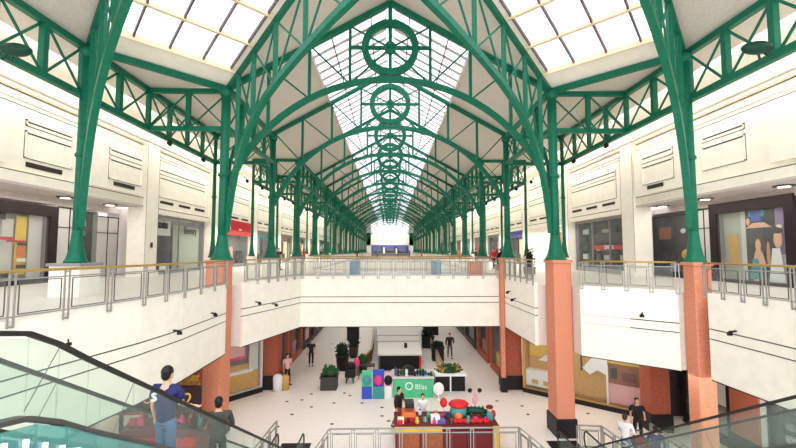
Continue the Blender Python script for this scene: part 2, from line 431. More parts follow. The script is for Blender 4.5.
# ------------------------------------------------------------------ longitudinal lattice girders
def girder(x,y0,y1,n,label,group,z0=13.0,z1=14.7,wv=.17,horizontal=False,knees=True,name='lattice_girder'):
    if horizontal: P=lambda u,z:(x0h+(x1h-x0h)*u,y0,z)
    t=thing(name,label,'girder',(x,(y0+y1)/2,z0),group)
    Y=lambda i:y0+(y1-y0)*i/n
    for nm,z in (('top_chord',z1),('bottom_chord',z0)):
        mb=MB(); mb.bar((x,y0,z),(x,y1,z),.2,.22); mb.build(nm,'green_steel',t)
    for i in range(n):
        mb=MB(); mb.bar((x,Y(i),z0),(x,Y(i),z1),wv,wv,up=(0,1,0)); mb.build('post','green_steel',t)
    for i in range(n):
        for a,b,o in ((z0,z1,-.03),(z1,z0,.03)):
            mb=MB(); mb.bar((x+o,Y(i),a),(x+o,Y(i+1),b),.05,.07); mb.build('brace','green_steel',t)
    if knees:
        for ya,s in ((y0,1),(y1,-1)):
            mb=MB(); mb.path([(x,ya+s*.15,10.6),(x,ya+s*.35,11.5),(x,ya+s*.9,12.4),(x,ya+s*1.7,13.0)],.13,.14,up=(1,0,0)); mb.build('knee_brace','green_steel',t)
    return t
for sx,w in ((-1,'left'),(1,'right')):
    X=sx*10.7; g='aisle girders on the %s'%w
    girder(X,7.6,14.1,4,'big green lattice girder nearest the camera, high on the %s'%w,g,wv=.19,knees=False)
    girder(X,14.1,18,2,'short green lattice girder behind the nearest %s column'%w,g,wv=.19,knees=False)
    girder(X,.9,7.6,4,'green lattice girder overhead at the very %s edge'%w,g,wv=.26,knees=False)
    a=girder(X,18,25,4,'green aisle girder, first beyond the crossing on the %s'%w,g,knees=False)
    for k in range(2,15): dup(a,(X,YS[k]+3.5,13.0),'green aisle girder, %s beyond the crossing on the %s'%(ordw(k-1),w))
    g='nave girders on the %s'%w
    a=girder(sx*7.2,18,25,4,'green nave girder, first beyond the crossing on the %s'%w,g)
    for k in range(2,15): dup(a,(sx*7.2,YS[k]+3.5,13.0),'green nave girder, %s beyond the crossing on the %s'%(ordw(k-1),w))
    # cross girders from nave column to aisle column
    g='cross girders on the %s'%w
    def xg(y,label):
        t=thing('lattice_girder',label,'girder',(sx*8.95,y,13.0),g)
        xs=[sx*7.2,sx*8.95,sx*10.7]
        for nm,z in (('top_chord',14.7),('bottom_chord',13.0)):
            mb=MB(); mb.bar((xs[0],y,z),(xs[2],y,z),.18,.2); mb.build(nm,'green_steel',t)
        mb=MB(); mb.bar((xs[1],y,13),(xs[1],y,14.7),.18,.18); mb.build('post','green_steel',t)
        for i in range(2):
            for a,b,o in ((13,14.7,-.03),(14.7,13,.03)):
                mb=MB(); mb.bar((xs[i],y+o,a),(xs[i+1],y+o,b),.05,.06); mb.build('brace','green_steel',t)
        return t
    a=xg(18,'green cross girder joining nave and aisle columns, nearest on the %s'%w)
    for k in range(1,16): dup(a,(sx*8.95,YS[k],13.0),'green cross girder from nave to aisle, %s on the %s'%(ordw(k),w))

# ------------------------------------------------------------------ crossing: eight diagonal truss ribs (four in view)
A=[(0.16,8.4),(.26,9.14),(.49,10.2),(.7,10.95),(.96,11.6),(1.25,12.15),(1.55,12.6),(2.0,13.1),(2.44,13.5),(3.2,13.98),(4.08,14.4),(5.4,14.93),(6.3,15.2),(7.2,15.35)]
def azt(t):
    for (a,za),(b,zb) in zip(A,A[1:]):
        if t<=b: return za+(zb-za)*(t-a)/(b-a)
    return A[-1][1]
def btz(t): return 14.78+.51*t
def rib(X0,Y0,sx,sy,label):
    t=thing('diagonal_rib',label,'roof rib',(X0,Y0,14.78),'diagonal ribs over the crossing')
    P=lambda q,z:(X0+sx*q,Y0+sy*q,z)
    mb=MB(); mb.path([P(q,z) for q,z in A],.21,.24); mb.build('arch_rib','green_steel',t)
    mb=MB(); mb.bar(P(0,btz(0)),P(7.2,btz(7.2)),.17,.2); mb.build('rafter','green_steel',t)
    qs=[.75,1.7,2.9,4.3,5.8,7.15]
    for q in qs:
        mb=MB(); mb.bar(P(q,azt(q)),P(q,btz(q)),.15,.15); mb.build('strut','green_steel',t)
    for a,b in zip(qs,qs[1:]):
        mb=MB(); mb.bar(P(a,azt(a)),P(b,btz(b)),.06,.06); mb.build('brace','green_steel',t)
        mb=MB(); mb.bar(P(a,btz(a)),P(b,azt(b)),.06,.06); mb.build('brace','green_steel',t)
    return t
CY=7.25
for sx,w in ((-1,'left'),(1,'right')):
    rib(sx*7.2,17.9,-sx,-1,'tall green diagonal rib rising from the %s nave corner column'%w)
    rib(sx*10.7,14.3,-sx,-1,'green diagonal rib rising from the nearest %s column to frame top'%w)
    rib(sx*7.2,-3.4,-sx,1,'green diagonal rib behind the viewer from the %s rear corner'%w)
    rib(sx*10.7,.2,-sx,1,'green diagonal rib overhead behind the viewer on the %s'%w)
    mb=MB(); mb.bar((sx*10.7,14.3,14.75),(sx*7.2,17.9,14.75),.2,.24)
    tag(mb.build('eave_beam','green_steel',org=(sx*10.7,14.3,14.75)),'slanting green eave beam under the %s skylight'%w,'beam')
# ------------------------------------------------------------------ crossing roof panels
def quadpanel(mb,a,b,c,d,th=.12):
    mb.poly([a,b,c,d] if d is not None else [a,b,c],(0,0,th))
HB=btz(7.2)
Mp=(0,10.7,HB+.15); 
for sx,w in ((-1,'left'),(1,'right')):
    def V(x,y,z): return Vector((sx*x,y,z))
    a=V(10.7,14.3,14.9); b=V(7.2,17.9,14.9); c=V(0,10.7,HB+.15); d=V(3.5,7.1,HB+.15)
    # skylight: white frame border + glazing between
    def Q(u,v): return (a*(1-u)+b*u)*(1-v)+(d*(1-u)+c*u)*v
    t=thing('skylight','large sloping white-framed skylight over the %s front corner'%w,'skylight',tuple(a))
    fr=MB()
    def quad(mb,u0,u1,v0,v1,th=.1,dz=0):
        mb.poly([Q(u0,v0)+Vector((0,0,dz)),Q(u1,v0)+Vector((0,0,dz)),Q(u1,v1)+Vector((0,0,dz)),Q(u0,v1)+Vector((0,0,dz))],(0,0,th))
    quad(fr,0,1,0,.105); quad(fr,0,.04,.105,1); quad(fr,.93,1,.105,1); fr.build('frame','white_wall',t)
    gb=MB()
    gb.bar(Q(.03,.107)-Vector((0,0,.1)),Q(.96,.107)-Vector((0,0,.1)),.09,.22)
    for v in (.255,.405,.555,.705,.855): gb.bar(Q(.03,v)-Vector((0,0,.06)),Q(.97,v)-Vector((0,0,.06)),.16,.14)
    gb.build('purlin','cream',t)
    for u_ in (.22,.455,.70,.925):
        bb=MB(); bb.bar(Q(u_,.11)-Vector((0,0,.05)),Q(u_,.99)-Vector((0,0,.05)),.06,.14); bb.build('glazing_bar','bar_grey',t)
    gl=MB(); quad(gl,.05,.95,.12,1,.03,.05); gl.build('pane','skylight_glass',t)
    # side panel beyond (transept groin)
    mb=MB(); mb.poly([V(10.7,14.3,14.9),V(10.7,.2,14.9),V(3.5,7.1,HB+.15)],(0,0,.1)); struct('ceiling',mb,'ceiling_paint')
    # rear diagonal
    mb=MB(); mb.poly([V(10.7,.2,14.9),V(7.2,-3.4,14.9),V(0,3.6,HB+.15),V(3.5,7.1,HB+.15)],(0,0,.1))
    o=mb.build('skylight','skylight_glass',org=tuple(V(10.7,.2,14.9))); tag(o,'skylight pane over the %s rear corner of the crossing'%w,'skylight')
    # flat ceilings
    mb=MB(); mb.poly([V(10.7,14.3,14.85),V(7.2,17.9,14.85),V(10.7,18,14.85)],(0,0,.1)); struct('ceiling',mb,'ceiling_paint')
    mb=MB(); mb.box(min(sx*10.7,sx*15.2),max(sx*10.7,sx*15.2),9.5,18,14.85,14.95); struct('ceiling',mb,'ceiling_paint')
    mb=MB(); mb.box(min(sx*10.7,sx*15.2),max(sx*10.7,sx*15.2),-6,9.5,14.85,14.9); tag(mb.build('skylight','skylight_glass',org=(sx*13,2,14.85)),'unseen flat glazing over the near %s gallery, added to let light in'%w,'skylight')  # roof glazed out of view to brighten the upper side walls
    mb=MB(); mb.box(min(sx*7.25,sx*15.2),max(sx*7.25,sx*15.2),18,YE,14.85,14.95); struct('ceiling',mb,'ceiling_paint')
# front triangles between gable and ribs
mb=MB()
for sx in (-1,1):
    mb.poly([(sx*7.2,17.95,14.95),(0,17.95,RZ1+.15),(0,10.7,HB+.15)],(0,0,.1))
struct('ceiling',mb,'ceiling_paint')
mb=MB(); mb.poly([(0,10.7,HB+.15),(-3.5,7.1,HB+.15),(0,3.6,HB+.15),(3.5,7.1,HB+.15)],(0,0,.06))
tag(mb.build('skylight','skylight_glass',org=(0,7.1,HB)),'central roof light over the middle of the crossing, out of frame','skylight')

# ------------------------------------------------------------------ nave roof: solid skirts, glazed middle with louvres
for k in range(15):
    y0,y1=YS[k],YS[k+1]
    for sx,w in ((-1,'left'),(1,'right')):
        pass
for sx,w in ((-1,'left'),(1,'right')):
    mb=MB(); mb.poly([(sx*7.3,17.95,rz(7.3)+.16),(sx*3.7,17.95,rz(3.7)+.16),(sx*3.7,YE,rz(3.7)+.16),(sx*7.3,YE,rz(7.3)+.16)],(0,0,.1)); struct('ceiling',mb,'ceiling_paint')
def rooflight(sx,y0,y1,label,grp):
    t=thing('skylight',label,'skylight',(sx*2.5,y0,16.8),grp)
    E=3.75
    gl=MB(); gl.poly([(0,y0,rz(0)+.24),(sx*E,y0,rz(E)+.24),(sx*E,y1,rz(E)+.24),(0,y1,rz(0)+.24)],(0,0,.03)); gl.build('pane','skylight_glass',t)
    lv=MB(); n=8
    for i in range(n):
        y=y0+(y1-y0)*(i+.5)/n
        for d in (-.09,.09): lv.bar((sx*.2,y+d,rz(.2)+.18),(sx*E,y+d,rz(E)+.18),.05,.03)
        lv.m=1; lv.bar((sx*.2,y,rz(.2)+.2),(sx*E,y,rz(E)+.2),.14,.02); lv.m=0
    lv.build('louvre',['bar_light','louvre'],t)
    for x in (.9,2.7): gb=MB(); gb.bar((sx*x,y0,rz(x)+.12),(sx*x,y1,rz(x)+.12),.05,.08); gb.build('glazing_bar','bar_grey',t)
    pu=MB(); pu.bar((sx*E,y0,rz(E)+.1),(sx*E,y1,rz(E)+.1),.12,.14)
    pu.build('edge_rail','ceiling_paint',t)
    return t
for sx,w in ((-1,'left'),(1,'right')):
    g='roof lights of the nave on the %s'%w
    a=rooflight(sx,18,25,'louvred roof light nearest the crossing on the %s slope'%w,g)
    for k in range(1,15): dup(a,(sx*2.5,YS[k],16.8),'louvred roof light, %s from the crossing on the %s slope'%(ordw(k),w))
mb=MB(); mb.bar((0,17.9,RZ1+.1),(0,YE,RZ1+.1),.2,.2); tag(mb.build('ridge_beam','green_steel',org=(0,17.9,RZ1)),'green ridge beam running along the top of the nave','beam')

# ------------------------------------------------------------------ upper walls
PIL=[24.6,33.4,43.4,53,62.6,72.2,81.8,91.4,101,110.6,120.2]
for sx,w in ((-1,'left'),(1,'right')):
    X=lambda a,b:(min(sx*a,sx*b),max(sx*a,sx*b))
    yoff=0 if sx<0 else -.5
    mb=MB()
    # beyond the first pilaster
    mb.box(*X(14.5,15.2),25.2+yoff,YE,9.9,14.85)
    mb.box(*X(14.38,14.5),25.2+yoff,YE,9.9,10.25)
    # near bays
    mb.box(*X(14.5,15.2),-6,24.0+yoff,10.7,14.85); mb.box(*X(14.32,14.5),-6,24.0+yoff,10.25,10.72)
    # cornice
    for z,e in ((14.0,.5),(13.86,.3),(13.5,.1)): mb.box(*X(14.5-e,14.5),-6,YE,z,z+.12)
    mb.m=1
    for z in (13.82,13.3,): mb.box(*X(14.492,14.5),-6,YE,z,z+.03)
    mb.box(*X(14.372,14.38),25.3,YE,10.2,10.24); mb.box(*X(14.312,14.32),-6,24,10.66,10.69)
    mb.m=0
    # raised panel boxes of the near bays
    for y0,y1 in ((19.4,23.6),(11.3,15.4),(8.0,11.0)) if sx<0 else ((19.0,23.2),(10.9,15.0),(7.6,10.6)):
        if y0>15: mb.box(*X(14.1,14.5),y0,y1,10.72,13.2)
        else: mb.box(*X(14.3,14.5),y0,y1,10.9,13.1)
    struct('wall_%s'%w,mb,['white_wall','joint'])
    # panel mouldings, drawn as sunk frames with dark reveals
    def sunk(y0,y1,z0,z1,xf,lab):
        mb=MB(); e=.05
        mb.m=0
        for a,b,c,d in ((y0,y1,z1-.07,z1),(y0,y1,z0,z0+.04),(y0,y0+.05,z0,z1),(y1-.05,y1,z0,z1)):
            mb.box(*X(xf-e,xf),a,b,c,d)
        mb.m=1
        mb.box(*X(xf-.012,xf),y0+.05,y1-.05,z1-.12,z1-.07); mb.box(*X(xf-.012,xf),y0-.02,y0,z0,z1); mb.box(*X(xf-.012,xf),y1,y1+.02,z0,z1)
        mb.box(*X(xf-.012,xf),y0,y1,z0-.02,z0)
        o=struct('trim_%d'%lab,mb,['white_wall','joint']); return o
    n=20 if sx<0 else 60
    yy=(20.6,23.3) if sx<0 else (19.9,22.4)
    sunk(yy[0],yy[1],11.25,12.3,14.1,n); sunk(yy[0],yy[1],12.45,12.8,14.1,n+1)
    yy=(16.3,18.7) if sx<0 else (16.2,18.5)
    sunk(yy[0],yy[1],11.3,12.4,14.5,n+2); sunk(yy[0],yy[1],12.6,12.85,14.5,n+3)
    for i,(a,b) in enumerate(zip(PIL,PIL[1:])):
        sunk(a+1.2,b-1.2,11.0,12.3,14.5,n+4+2*i); sunk(a+1.2,b-1.2,12.45,12.8,14.5,n+5+2*i)
    # vents
    def vent(y0,y1,z0,z1,xf,label,grp=None):
        mb=MB(); mb.box(*X(xf-.03,xf),y0,y1,z0,z1); tag(mb.build('air_vent','vent',org=(sx*xf,(y0+y1)/2,z0)),label,'vent',grp)
    vent(21.0 if sx<0 else 20.7,22.7 if sx<0 else 22.0,10.95,11.15,14.1,'dark slit vent under the boxed panel beside the first %s pilaster'%w)
    if sx<0: vent(16.4,18.2,10.95,11.15,14.5,'dark slit vent on the big near left wall panel')
    for i,(a,b) in enumerate(zip(PIL,PIL[1:])):
        L=(b-a-2.2)/3
        for j in range(3):
            y=a+1.4+j*(L+.1); vent(y,y+L*.7,10.62,10.78,14.5,'dark slit vent, %s of three in %s wall bay, %s side'%(ordw(j),ordw(i),w),'wall vents on the %s'%w)
    # pilasters
    for i,y in enumerate(PIL):
        mb=MB(); mb.box(*X(14.15,15.2),y-.62+yoff,y+.62+yoff,FL,14.84); mb.m=1
        mb.box(*X(14.142,14.15),y-.64+yoff,y-.62+yoff,FL,13.9); mb.box(*X(14.142,14.15),y+.6+yoff,y+.62+yoff,FL,13.9)
        mb.m=0; mb.box(*X(14.05,14.15),y-.68+yoff,y+.68+yoff,FL,FL+.3)
        tag(mb.build('pilaster',['white_wall','joint'],org=(sx*14.6,y,FL)),'white pilaster, %s along the %s upper wall'%(ordw(i),w),'pilaster','pilasters on the %s'%w)
    # recess behind near bays
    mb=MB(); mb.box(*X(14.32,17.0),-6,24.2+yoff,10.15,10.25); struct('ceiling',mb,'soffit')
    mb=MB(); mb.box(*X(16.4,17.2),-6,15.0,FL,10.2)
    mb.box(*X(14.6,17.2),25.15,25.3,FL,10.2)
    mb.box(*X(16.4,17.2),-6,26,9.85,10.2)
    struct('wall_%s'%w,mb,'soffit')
    mb=MB(); mb.box(*X(19.0,19.2),-6,27,FL,10.2); struct('wall_%s'%w,mb,'mid_grey')
    mb=MB(); mb.box(*X(15.9,16.0),25.2,YE,FL,9.95); struct('wall_%s'%w,mb,'pale_grey')

# ------------------------------------------------------------------ shopfronts
def frame_mtx(p0,p1):
    a=Vector((*p0,0)); b=Vector((*p1,0)); d=(b-a).normalized(); n=Vector((-d.y,d.x,0))  # n points left of the direction = into the shop
    m=Matrix(((d.x,n.x,0,a.x),(d.y,n.y,0,a.y),(0,0,1,0),(0,0,0,1))); return m,(b-a).length
def shop(label,p0,p1,z0,z1,framem='dark_frame',fw=.25,back='mid_grey',pieces=(),depth=.7,glass='glass',sill=.3,sign=None,words=None,name='shopfront',cells=0,sdy=0):
    m,L=frame_mtx(p0,p1)
    c=m@Vector((L/2,0,z0)); t=thing(name,label,'shop front',tuple(c))
    def B(nm,mt,*bx):
        mb=MB(); mb.x=m
        for b in bx: mb.box(*b)
        return mb.build(nm,mt,t)
    B('frame',framem,(0,fw,-.1,.1,z0,z1),(L-fw,L,-.1,.1,z0,z1),(fw,L-fw,-.1,.1,z1-fw*1.2,z1),(fw,L-fw,-.1,.1,z0,z0+sill))
    B('display_back',back,(0,L,depth,depth+.05,z0,z1),(0,L,.1,depth,z0,z0+.05),(0,.05,.1,depth,z0,z1),(L-.05,L,.1,depth,z0,z1))
    for i in range(cells-1):
        x=fw+(L-2*fw)*(i+1)/cells; B('mullion',framem,(x-.03,x+.03,-.05,.05,z0,z1))
    B('glass_pane',glass,(fw,L-fw,-.01,.01,z0+sill,z1-fw*1.2))
    for pc in pieces:
        nm,mt,u0,u1,v0,v1,dy=pc[:7]
        x0,x1=fw+(L-2*fw)*u0,fw+(L-2*fw)*u1; za,zb=z0+(z1-z0)*v0,z0+(z1-z0)*v1
        mb=MB(); mb.x=m
        if nm=='head': mb.ball(((x0+x1)/2,dy,(za+zb)/2),((x1-x0)/2,.04,(zb-za)/2))
        elif nm in('dress','figure_body'): mb.poly([(x0+(x1-x0)*.3,dy,zb),(x0,dy,za),(x1,dy,za),(x0+(x1-x0)*.7,dy,zb)],m.to_3x3().inverted()@(m.to_3x3()@Vector((0,.05,0))))
        elif nm=='round_sign': mb.ball(((x0+x1)/2,dy,(za+zb)/2),((x1-x0)/2,.05,(zb-za)/2),14,8)
        else: mb.bbox(x0,x1,dy,dy+(pc[7] if len(pc)>7 else .06),za,zb,.01)
        mb.build(nm,mt,t)
    if sign:
        sm,u0,u1,v0,v1=sign; mb=MB(); mb.x=m; mb.box(L*u0,L*u1,-.18-sdy,-.1-sdy,z0+(z1-z0)*v0,z0+(z1-z0)*v1); mb.build('sign_board',sm,t)
    if words:
        for s,size,u,v,wm,dy in words:
            text_obj(s,size,t,m@Matrix.Translation((L*u,dy,z0+(z1-z0)*v))@Matrix.Rotation(PI/2,4,'X'),wm)
    return t
# direction: interior must lie to the left of p0->p1. Left wall: interior is -X => go +Y. Right wall: interior +X => go -Y.
WT=9.9
r2=random.Random(11)
def shelves(n,cols,v0=.1,v1=.9,u0=0,u1=1,dy=.35,rows=4,nm='shelf_goods'):
    out=[]
    for r in range(rows):
        for i in range(n):
            a=u0+(u1-u0)*i/n; b=u0+(u1-u0)*(i+r2.uniform(.6,.95))/n; h=(v1-v0)/rows
            out.append((nm,r2.choice(cols),a,b,v0+h*r,v0+h*r+h*r2.uniform(.35,.8),dy+r2.uniform(0,.1),.15))
        out.append(('shelf','black',u0,u1,v0+(v1-v0)/rows*r-.012,v0+(v1-v0)/rows*r,dy-.05,.3))
    return out
# LEFT near bay: dark framed shop with yellow displays
shop('dark-framed shop with yellow display shelves at far left, upper floor',(-16.4,15.3),(-16.4,20.4),FL,9.75,'dark_frame',.42,'pale_grey',
  [('poster','yellow',.66,.78,.12,.84,.2),('poster','pale_grey',.82,.99,.04,.9,.25),('poster','pale_grey',.52,.65,.1,.8,.3)]+shelves(4,['yellow','orange','cream','dark_red','kiosk_brown','yellow'],.08,.74,.0,.5,rows=5)+
  [('shelf_goods','dark_frame',.67,.77,.2,.24,.12),('shelf_goods','red',.55,.77,.52,.54,.12),('shelf_goods','dark_frame',.67,.77,.48,.51,.12),('poster','dark_frame',.0,.52,.78,.9,.15),('shelf_goods','black',.5,.6,.1,.18,.12),('shelf_goods','paper',.67,.77,.28,.32,.12),('poster','orange',.67,.77,.34,.46,.15),('shelf_goods','red',.1,.6,.54,.58,.1)],sill=.2)
# LEFT corridor bay: light shutters and doors
def wallpanel(label,x,ya,yb,z0,z1,sx,n,mt='pale_grey',name='closed_shutter'):
    t=thing(name,label,'shutter',(x,(ya+yb)/2,z0))
    mb=MB(); mb.box(min(x,x+sx*.06),max(x,x+sx*.06),ya,yb,z0,z1); mb.build('leaf',mt,t)
    mb=MB()
    for i in range(n+1):
        y=ya+(yb-ya)*i/n; mb.box(min(x,x-sx*.03),max(x,x-sx*.03),y-.02,y+.02,z0,z1)
    mb.box(min(x,x-sx*.03),max(x,x-sx*.03),ya,yb,z1-.06,z1); mb.box(min(x,x-sx*.03),max(x,x-sx*.03),ya,yb,z0+(z1-z0)*.72,z0+(z1-z0)*.73)
    mb.build('frame','joint',t); return t
wallpanel('pale closed panels between the yellow shop and the nearest left column',-16.4,20.5,22.0,FL,9.8,-1,2)
shop('narrow display window with green and dark goods behind nearest left column',(-16.4,22.0),(-16.4,23.1),FL,9.8,'mid_grey',.06,'shelf_dark',shelves(2,['pale_grey','teal','dark_red','cream','black'],rows=6),cells=1)
wallpanel('tall pale grey double door left of the two wall plaques',-16.4,23.2,25.0,FL,9.6,-1,2,name='service_door')
for i,(x,z,w_,lab) in enumerate(((-15.6,7.75,.22,'brown square plaque on the grey return wall upstairs left'),(-14.1,7.8,.14,'small dark plaque on the first left pilaster'))):
    mb=MB(); 
    if i==0: mb.bbox(x-w_/2-.1,x+w_/2+.1,24.95,25.0,z,z+.35,.01)
    else: mb.bbox(-14.14,-14.1,24.5,24.7,z,z+.3,.01)
    tag(mb.build('wall_plaque','dark_frame',org=(x,24.97,z)),lab,'plaque')
# LEFT bays beyond the pilaster
t=shop('shop with dark purple shutter and pale window beyond first left pilaster',(-14.8,25.3),(-14.8,32.7),FL,WT,'mid_grey',.12,'mid_grey',
  [('shutter','purple',.0,.4,.05,.8,.1),('poster','grey_green',.44,.97,.05,.86,.15),('poster','pale_grey',.12,.36,.66,.92,.04),('shelf_goods','shelf_dark',.15,.3,.78,.88,.0),('poster','paper',.2,.3,.06,.14,.05)],sill=.15,cells=2,
  words=[('Benizy',.75,.72,.78,'shelf_dark',-.03),('A',.6,.24,.84,'dark_green',-.03)])
t=shop('shop with bright red sign band, upper floor left',(-14.8,34.1),(-14.8,42.7),FL,WT,'mid_grey',.2,'mid_grey',
  [('shelf_goods','black',.8,.95,.05,.4,.2,.3),('shelf_goods','charcoal',.3,.5,.05,.5,.3,.3),('poster','pale_pink',.55,.7,.1,.5,.4)],sign=('red',0,1.0,.78,1.13),words=[('o',.8,.3,.96,'paper',-.56),('~',1.1,.6,.93,'paper',-.56)],sdy=.36)
pal=[['shelf_dark','orange','cream','charcoal'],['red','orange','pale_pink','mid_grey'],['mid_grey','charcoal','pale_grey','teal'],['black','cream','mid_grey','kiosk_brown']]
for sx,w in ((-1,'left'),(1,'right')):
    for i in range(2,10):
        if sx>0 and i in (2,): pass
        a,b=PIL[i]+.7,PIL[i+1]-.7; p=pal[(i+(sx>0))%4]
        if sx<0: p0,p1=(-14.8,a),(-14.8,b)
        else: p0,p1=(14.8,b-.5),(14.8,a-.5)
        sg=None
        if sx>0 and i==2: sg=('violet_blue',0,1,.8,1.02); 
        if sx<0 and i==6: sg=('dark_frame',0,1,.8,1.0)
        shop('%s shop front with %s display in %s bay, upper floor %s'%(p[0].replace('_',' '),p[1].replace('_',' '),ordw(i),w),p0,p1,FL,WT,'mid_grey',.3,p[3],
           [('poster',p[1],.55,.8,.05,.75,.2),('display_panel',p[0],.05,.45,.05,.8,.3),('shelf_goods','black',.3,.6,.03,.3,.1,.3),('poster',p[2],.82,.95,.1,.7,.1)],sign=sg)
# RIGHT bays
shop('dark-framed shop with fashion poster at far right, upper floor',(16.4,20.6),(16.4,16.2),FL,9.95,'dark_frame',.42,'pale_grey',
  [('poster','grey_green',.0,.3,.0,.97,.3),('poster','ochre',.08,.24,.22,.6,.25),('poster','pale_grey',.3,.38,.0,.97,.25),
   ('poster','shelf_dark',.38,.8,.0,.95,.22),('poster','teal',.44,.7,.8,.92,.18),('poster','blue',.48,.62,.74,.88,.16),('poster','charcoal',.4,.66,.5,.68,.17),('poster','black',.66,.8,.7,.92,.18),('poster','lilac',.8,.97,.35,.97,.2),('poster','pale_grey',.8,.97,.0,.35,.2),
   ('figure_body','skin',.42,.78,.66,.72,.1),('head','skin',.44,.49,.69,.78,.08),('head','hair_brown',.52,.7,.36,.56,.13),('head','skin',.55,.63,.38,.53,.09),('figure_body','skin',.5,.68,.24,.4,.08),('dress','teal',.46,.64,.06,.3,.06),
   ('figure_body','skin',.5,.6,.0,.1,.07),('head','skin',.8,.92,.42,.62,.09),('head','hair',.8,.93,.58,.66,.07),('dress','white_cloth',.72,.95,.0,.42,.06),('head','skin_tan',.7,.75,.2,.5,.1),('poster','cream',.86,.92,.64,.68,.05)],sill=.15)
shop('shop window with dark goods and round yellow emblem, upper floor right',(16.4,25.1),(16.4,21.5),FL,9.75,'charcoal',.08,'shelf_dark',
  shelves(5,['black','charcoal','teal','shelf_dark','kiosk_brown','pale_grey'],.08,.85)+[('poster','dark_frame',.5,.95,.12,.9,.12),('round_sign','yellow',.62,.86,.28,.44,.05),('round_sign','ochre',.68,.8,.32,.40,0.0),('poster','kiosk_brown',.05,.35,.6,.8,.1),('round_sign','pale_grey',.62,.74,.68,.76,.05)])
wallpanel('pale lilac panel strip beside the dark-framed right shop',16.4,20.65,21.45,FL,9.8,1,2,name='wall_panel')
rs=shelves(7,['black','charcoal','shelf_dark','pale_grey','teal','grey_green','dark_green'],.06,.9,rows=5)
shop('shoe shop window with dark shelves and pink-red stripe beyond first right pilaster',(14.8,32.2),(14.8,24.8),FL,WT,'mid_grey',.15,'charcoal',
  rs+[('shelf_goods','red',.3,.95,.42,.5,.1,.1),('poster','charcoal',.3,.97,.55,.7,.25)],cells=3,
  words=[('SHOES',.4,.62,.46,'paper',.07)])
mb=MB(); mb.box(14.6,14.7,37,42.3,FL,WT); struct('wall_right',mb,'white_wall')
shop('orange doorway between white walls, upper floor right',(14.75,37.0),(14.75,34.2),FL,WT-.3,'white_wall',.3,'orange',[('display_panel','orange',.1,.9,.1,.95,.2),('shelf_goods','leaf_dark',.5,.9,.05,.3,.05,.3)])

# ------------------------------------------------------------------ ground floor shops
shop('yellow shop window with white diagonal sail shapes, ground floor right',(7.3,22.75),(11.7,19.0),.0,3.45,'ochre',.1,'ochre',
  [('display_panel','ochre',.0,.45,.1,.98,.55),('display_panel','yellow',.02,.2,.55,.98,.4),('table','white_cloth',.0,.28,.1,.34,.1,.4),('shelf_goods','ochre',.06,.12,.14,.2,.06,.05),('shelf_goods','ochre',.17,.23,.14,.2,.06,.05),
   ('display_panel','ochre',.3,.72,.08,.98,.5),('display_frame','black',.5,.515,.45,.97,.3),('display_frame','black',.5,.72,.78,.8,.3),('display_frame','black',.66,.675,.8,.98,.3),
   ('display_panel','kiosk_brown',.73,.98,.34,.98,.4),('display_panel','yellow',.73,.99,.62,.68,.3),('shelf_goods','black',.8,.88,.8,.92,.2,.2),('shelf_goods','black',.74,.84,.68,.76,.2,.2),('shelf_goods','black',.87,.93,.68,.76,.2,.2),
   ('display_panel','yellow',.76,.98,.78,.8,.3),('shelf_goods','dark_frame',.75,.8,.42,.56,.25),('shelf_goods','dark_red',.84,.94,.4,.52,.25),('display_panel','pale_pink',.73,.99,.08,.34,.3),('display_frame','paper',.72,.735,.05,.6,.1),('display_frame','dark_frame',.98,1,.0,1,.0)],sill=.22)
t=[o for o in COL.objects if o.name.startswith('shopfront')][-1]
m_,L_=frame_mtx((7.3,22.75),(11.7,19.0))
for pts in ([(.52,.5),(.6,.66),(.72,.74),(.72,.44),(.64,.5),(.58,.42)],[(.2,.78),(.24,.8),(.44,.4),(.4,.36)],[(.13,.5),(.22,.62),(.31,.5)]):
    mb=MB(); mb.x=m_; mb.poly([(L_*u,.2,3.45*v) for u,v in pts],(0,.05,0)); mb.build('sail_shape','white_cloth',t)
mb=MB(); 
m_,L_=frame_mtx((7.3,22.7),(11.7,18.95)); mb.x=m_; mb.box(0,L_,-.16,-.1,0,.22); struct('baseboard_right',mb,'black_base')
shop('shop window with pink poster above yellow counter, ground floor left',(-9.6,19.9),(-7.0,23.0),.0,3.45,'pale_grey',.12,'mid_grey',
  [('poster','pink',.52,.8,.55,.85,.1),('poster','pale_pink',.55,.77,.6,.8,.06),('shelf_goods','black',.35,.5,.45,.85,.1,.2),('counter','ochre',.1,.98,.1,.34,.0,.3),('shelf_goods','white_cloth',.3,.9,.3,.38,.02,.2),('counter','ochre',.2,.9,.38,.46,.2,.2),('display_panel','pale_grey',.84,.98,.35,.95,.05)],sill=.3)
mb=MB(); m_,L_=frame_mtx((-9.6,19.85),(-7.0,22.95)); mb.x=m_; mb.box(0,L_,-.16,-.1,0,.25); struct('baseboard_left',mb,'black_base')
